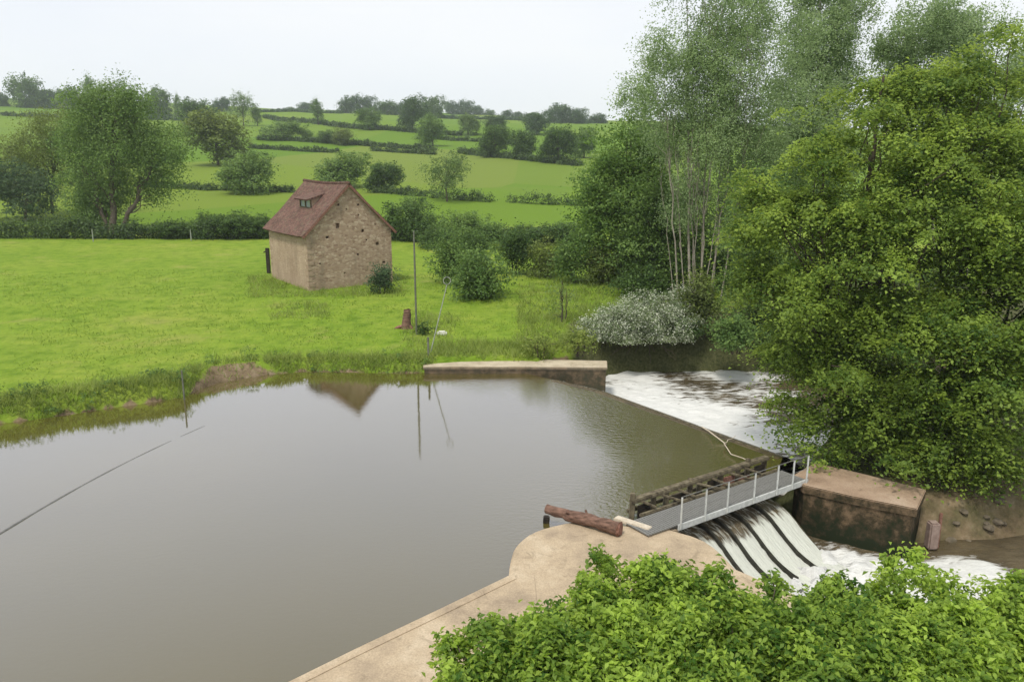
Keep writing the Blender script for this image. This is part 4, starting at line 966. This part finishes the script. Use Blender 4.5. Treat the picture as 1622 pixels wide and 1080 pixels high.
bushy(768, 472, 90, 90, 'mid', 'front bush of the meadow thicket, dark at its foot', 52, 280)
bushy(812, 436, 74, 52, 'dark', 'darker upright bush at the back of the thicket', 53)
bushy(742, 420, 55, 60, 'dark', 'shadowy bush behind the two front thicket bushes', 54)
bushy(868, 440, 66, 70, 'olive', 'yellowish loose bush right of the thicket', 55, 150, 20)
bushy(905, 448, 80, 64, 'mid', 'light green bush before the end of the meadow hedge', 56, 160, 22)
bushy(955, 452, 60, 70, 'olive', 'yellow green undergrowth bush left of the poplar foot', 57, 170, 22)
bushy(1015, 470, 60, 80, 'dark', 'dark undergrowth bush at the poplar foot', 58, 200, 24)
bushy(603, 466, 48, 40, 'blue', 'small greyish bush against the right gable corner of the barn', 59, 110, 20, .16, .35)
bushy(672, 532, 22, 28, 'dark', 'little dark weed bush beside the thin pole', 60, 36, 16, .12, .18)
bushy(852, 565, 40, 60, 'weed', 'sprawling weedy bush above the far concrete wall', 61, 60, 14, .14, .3)
bushy(915, 558, 44, 66, 'weed', 'weedy bush left of the white flowering hawthorn', 62, 80, 16, .15, .34)
bushy(890, 510, 90, 34, 'pale', 'thin pale sapling standing left of the hawthorn', 63, 34, 10, .13, .4, name='sapling_bush')
bushy(660, 352, 54, 40, 'pale', 'pale bush top above the hedge right of the barn', 64, 90, 16, .2, .6)
# hawthorn
hb = foot(1015, 48.3)
hl = [PX(1000, 508, 47.2, 62, 34), PX(1050, 520, 47, 52, 38), PX(950, 525, 47.3, 36, 28), PX(1070, 495, 48, 40, 30), PX(1010, 540, 46.4, 58, 26), PX(1070, 555, 46.2, 36, 26), PX(960, 548, 46.6, 28, 18), PX(1000, 566, 46.1, 50, 20), PX(1055, 572, 46, 40, 18), PX(1015, 500, 47.6, 56, 30)]
big_tree('hawthorn_bush', hb, [(hb, hl[0][:3], .12), (hb + np.array([.5, 0, 0]), hl[1][:3], .1), (hb, PX(1110, 470, 50, 1)[:3], .05)], hl, 'haw', 1700, 36, .30, .11, 71, 'white blossoming hawthorn bush overhanging the river behind the weir', limbs=60, flat=.8, low=.5, cat='bush', tr=.1)
for k, (px, Yd, hp, wp, mk, lb_) in enumerate(((985, 48.2, 16, 60, 'dark', 'dark scrub at the water edge just right of the far wall end'), (1085, 48.2, 24, 60, 'dark', 'dark scrub at the water edge under the right side of the hawthorn'), (1035, 48.8, 20, 70, 'dark', 'dark scrub in the shade under the hawthorn'), (1110, 49, 110, 70, 'olive', 'twiggy scrub at the foot of the poplar stems'), (1160, 47.8, 60, 70, 'mid', 'low green scrub on the far river bank'), (1250, 47.5, 70, 90, 'dark', 'low dark scrub on the far river bank behind the alders'))):
    p = foot(px, Yd); _, py = pix(p); bushy(px, py, hp, wp, mk, lb_, 80 + k, 170, 24, .17, .45, 'scrub on the far river bank')
# willow group at left
big_tree('willow_tree', ter(178, 372), [(ter(178, 372), PX(180, 200, 108, 1)[:3], .5), (ter(186, 372), PX(255, 230, 108, 1)[:3], .35), (ter(170, 372), PX(140, 240, 108, 1)[:3], .3)],
         [PX(165, 165, 108, 48, 36), PX(205, 175, 108, 38, 40), PX(140, 200, 108, 42, 36), PX(190, 225, 107, 48, 38), PX(150, 270, 107, 42, 48), PX(160, 325, 107, 34, 40), PX(140, 330, 107, 24, 34), PX(250, 225, 108, 38, 30), PX(270, 265, 108, 26, 34), PX(225, 260, 107, 36, 28), PX(245, 300, 108, 22, 22), PX(195, 300, 108, 28, 28)],
         'mid', 1700, 30, 1.1, .27, 91, 'big willow with leaning trunks at the meadow hedge', limbs=60, flat=.8, low=.8, inner=.35)
big_tree('ash_tree', ter(83, 340), [(ter(83, 340), PX(80, 200, 130, 1)[:3], .25)],
         [PX(80, 195, 130, 40, 30), PX(55, 230, 130, 34, 34), PX(100, 240, 130, 30, 36), PX(30, 250, 130, 26, 26), PX(85, 285, 130, 30, 30), PX(10, 260, 131, 26, 30)],
         'olive', 800, 22, 1.1, .28, 92, 'pale yellowish tree with a bare straight trunk left of the willow', limbs=34, flat=.8, low=.7, inner=.3)
big_tree('round_tree', ter(40, 352), [(ter(40, 352), PX(40, 290, 124, 1)[:3], .25)],
         [PX(40, 290, 124, 36, 34), PX(20, 300, 124, 30, 28), PX(62, 305, 123, 22, 24), PX(-15, 285, 124, 34, 40), PX(45, 325, 123, 34, 16)],
         'blue', 380, 28, 1.0, .34, 93, 'dark round tree under the pale yellowish tree', limbs=20, low=.9)
big_tree('ivy_tree', ter(118, 350), [(ter(130, 352), PX(132, 250, 118, 1)[:3], .2)],
         [PX(128, 270, 118, 24, 32), PX(112, 225, 118, 24, 28), PX(140, 320, 117, 18, 26)], 'dark', 200, 26, 1.0, .34, 94, 'shadowed tree squeezed between the pale tree and the willow', limbs=14, low=.9)

# ------------------------------------------------------------------ foreground bushes
FG = 'leafy bushes below the camera at lower right'
def fgbush(px, py, Yd, wp, n, seed, label, lobs):
    lob = [PX(l[0], l[1] + 30, *l[2:]) for l in lobs]; b_ = np.array([lob[0][0], lob[0][1] - .2, .25]); b_[2] = .3
    tr_ = [(b_ + np.array([dx, dy, 0]), np.array(l[:3]), .05) for l, dx, dy in zip(lob, rng.normal(size=len(lob)) * .4, rng.normal(size=len(lob)) * .3)]
    big_tree('leafy_bush', b_, tr_, lob, 'bushl', int(n * 3.0), 26, .17, .125, seed, label, limbs=90, flat=.75, low=.25, inner=.5, cat='bush', group=FG, aspect=.5, droop=.9, up=.8, sub=20, rs=.33, fl=1.15, jit=.28)
fgbush(790, 1040, 12, 0, 420, 101, 'leftmost leafy bush, spilling onto the concrete quay', [(800, 1040, 12, 62, 62), (850, 980, 12.6, 36, 40), (770, 1090, 11.5, 60, 50), (880, 1060, 11.8, 90, 70)])
fgbush(1020, 960, 13, 0, 800, 102, 'leafy bush in front of the footbridge end', [(1000, 950, 13.2, 90, 52), (1080, 945, 13.2, 80, 55), (960, 1010, 12.6, 90, 60), (1060, 1040, 12, 110, 60), (935, 925, 13.3, 26, 38), (1150, 960, 13.3, 60, 50)])
fgbush(1260, 1000, 13, 0, 800, 103, 'leafy bush in the middle hiding the spillway foot', [(1230, 985, 13.2, 80, 48), (1330, 960, 13.6, 60, 58), (1290, 1040, 12.3, 120, 60), (1190, 1010, 12.6, 70, 50), (1380, 1010, 12.8, 80, 60)])
fgbush(1500, 1000, 13, 0, 900, 104, 'leafy bush at the lower right corner before the foaming river', [(1450, 970, 13.8, 66, 60), (1520, 985, 13.5, 80, 52), (1600, 970, 13.8, 70, 55), (1480, 1050, 12.4, 110, 60), (1600, 1050, 12.4, 100, 60)])

# ------------------------------------------------------------------ grass and weeds
def blades(name, P_, hgt, wid, mk, seed, lean=.35):
    g = np.random.default_rng(seed); n = len(P_); a_ = g.uniform(0, 6.28, n); h_ = hgt * (.5 + g.random(n)); d_ = np.stack([np.cos(a_), np.sin(a_), 0 * a_], 1)
    l_ = g.normal(size=(n, 3)) * lean * h_[:, None]; l_[:, 2] = 0
    V = np.empty((n, 3, 3)); V[:, 0] = P_ - d_ * wid / 2; V[:, 1] = P_ + d_ * wid / 2; V[:, 2] = P_ + l_ + np.array([0, 0, 1]) * h_[:, None]
    ti = np.clip(.5 + .25 * vnoise(P_[:, 0], P_[:, 1], 1.1, 8) + .2 * g.normal(size=n), 0, 1)
    return link(name, npmesh(name, V.reshape(-1, 3), np.arange(n * 3).reshape(-1, 3), 3, attrs=[('tint', 'FACE', ti), ('rnd', 'FACE', g.random(n))]), M[mk])
g = np.random.default_rng(77); pts = []
for a_, b_ in zip(bank[:-1], bank[1:]):
    ln = np.linalg.norm(b_ - a_); n_ = int(ln * 330); f_ = g.random(n_); q = a_ + (b_ - a_) * f_[:, None]; nrm = np.array([-(b_ - a_)[1], (b_ - a_)[0]]) / ln
    nrm = nrm if nrm[1] > 0 else -nrm; off = np.abs(g.normal(size=n_)) * .8 + .05; q = q + nrm * off[:, None]; pts.append(q)
pts = np.concatenate(pts); zz = height(pts[:, 0], pts[:, 1])
mdn = sdist(pts, mudp); kp = (zz > -.05) & ((mdn < 0) | (g.random(len(pts)) < .15)); pts, zz = pts[kp], zz[kp]
tag(blades('bank_grass', np.c_[pts, zz], .30, .05, 'weed', 1, .6), 'rough grass and weeds fringing the left bank of the pond', 'grass', kind='stuff')
n_ = 55000; yy = 26 + 46 * g.random(n_) ** .9; xx = (g.random(n_) * 1.12 - .66) * yy * .98; P2 = np.c_[xx, yy]
kp = (sdist(P2, pond_dep) < -.7) & (xx < 9) & (yy < 90) & (sdist(P2, lowpoly) < -1.2)
P2 = P2[kp]; pat = vnoise(P2[:, 0], P2[:, 1], 2.3, 4) + .7 * vnoise(P2[:, 0], P2[:, 1], .8, 2); P2 = P2[pat + .5 * g.normal(size=len(P2)) > .1]
zz = height(P2[:, 0], P2[:, 1]); tag(blades('meadow_grass', np.c_[P2, zz], .10, .06, 'blade', 2, .5), 'short lush grass tufts of the meadow', 'grass', kind='stuff')
# leafy weeds along the left bank
lobw = []
for a_, b_ in zip(bank[:-1], bank[1:]):
    ln = np.linalg.norm(b_ - a_); nrm = np.array([-(b_ - a_)[1], (b_ - a_)[0]]) / ln; nrm = nrm if nrm[1] > 0 else -nrm
    for i in range(int(ln * 2.2)):
        q = a_ + (b_ - a_) * g.random() + nrm * g.uniform(.2, 1.5); k = g.uniform(.14, .34) * (1.25 if q[0] < -14 else .75)
        if sdist(q[None], mudp)[0] > -.3: continue
        lobw.append((q[0], q[1], h1(q[0], q[1]) + k * .5, k * 1.3, k * 1.3, k))
V, Q, ti, rn, C = foliage(lobw, len(lobw) * 7, 14, .14, .085, seed=5, low=.8)
tag(link('bank_weeds', npmesh('bank_weeds', V, Q, attrs=[('tint', 'FACE', ti), ('rnd', 'FACE', rn)]), M['mid']), 'broad leaved weeds growing along the left bank above the water', 'weeds', kind='stuff')
# rough weeds near barn foot and the forest floor
q = []
for px0, px1, py0, py1, n_ in ((395, 640, 440, 472, 2600), (430, 520, 480, 500, 500), (690, 960, 545, 566, 3000), (820, 1000, 450, 560, 6000), (640, 720, 500, 570, 900)):
    pp = np.c_[g.uniform(px0, px1, n_), g.uniform(py0, py1, n_)]
    for a_, b_ in pp[:: 4]:
        c_ = at(a_, b_, 1.15 if b_ < 505 else .6)[:2]; q += [c_ + g.normal(size=2) * .18 for _ in range(4)]
q = np.array(q); zz = height(q[:, 0], q[:, 1]); bl = np.array([(cx0[0] + WG / 2 * math.cos(AL) - LS / 2 * math.sin(AL), cx0[1] + WG / 2 * math.sin(AL) + LS / 2 * math.cos(AL))])
dx = (q - cx0[:2]); lx = dx[:, 0] * math.cos(AL) + dx[:, 1] * math.sin(AL); ly = -dx[:, 0] * math.sin(AL) + dx[:, 1] * math.cos(AL)
kp = ~((lx > -.05) & (lx < WG) & (ly > 0) & (ly < LS)) & (zz > .1)
tag(blades('rough_weeds', np.c_[q[kp], zz[kp]], .34, .06, 'weed', 3, .5), 'taller weeds around the barn foot and by the far wall', 'weeds', kind='stuff')

# ------------------------------------------------------------------ haze
bm = bmesh.new(); box(bm, (0, 760, 50), (2400, 1700, 110)); hz = bm_obj('haze', bm, None); hz['kind'] = 'stuff'
m = bpy.data.materials.new('haze_air'); m.use_nodes = True; t = m.node_tree; t.nodes.clear()
v = t.nodes.new('ShaderNodeVolumePrincipled'); v.inputs['Color'].default_value = (.86, .92, 1, 1); v.inputs['Density'].default_value = .00023; v.inputs['Anisotropy'].default_value = .2
oo = t.nodes.new('ShaderNodeOutputMaterial'); t.links.new(v.outputs[0], oo.inputs['Volume']); hz.data.materials.append(m)
scn.cycles.volume_bounces = 1
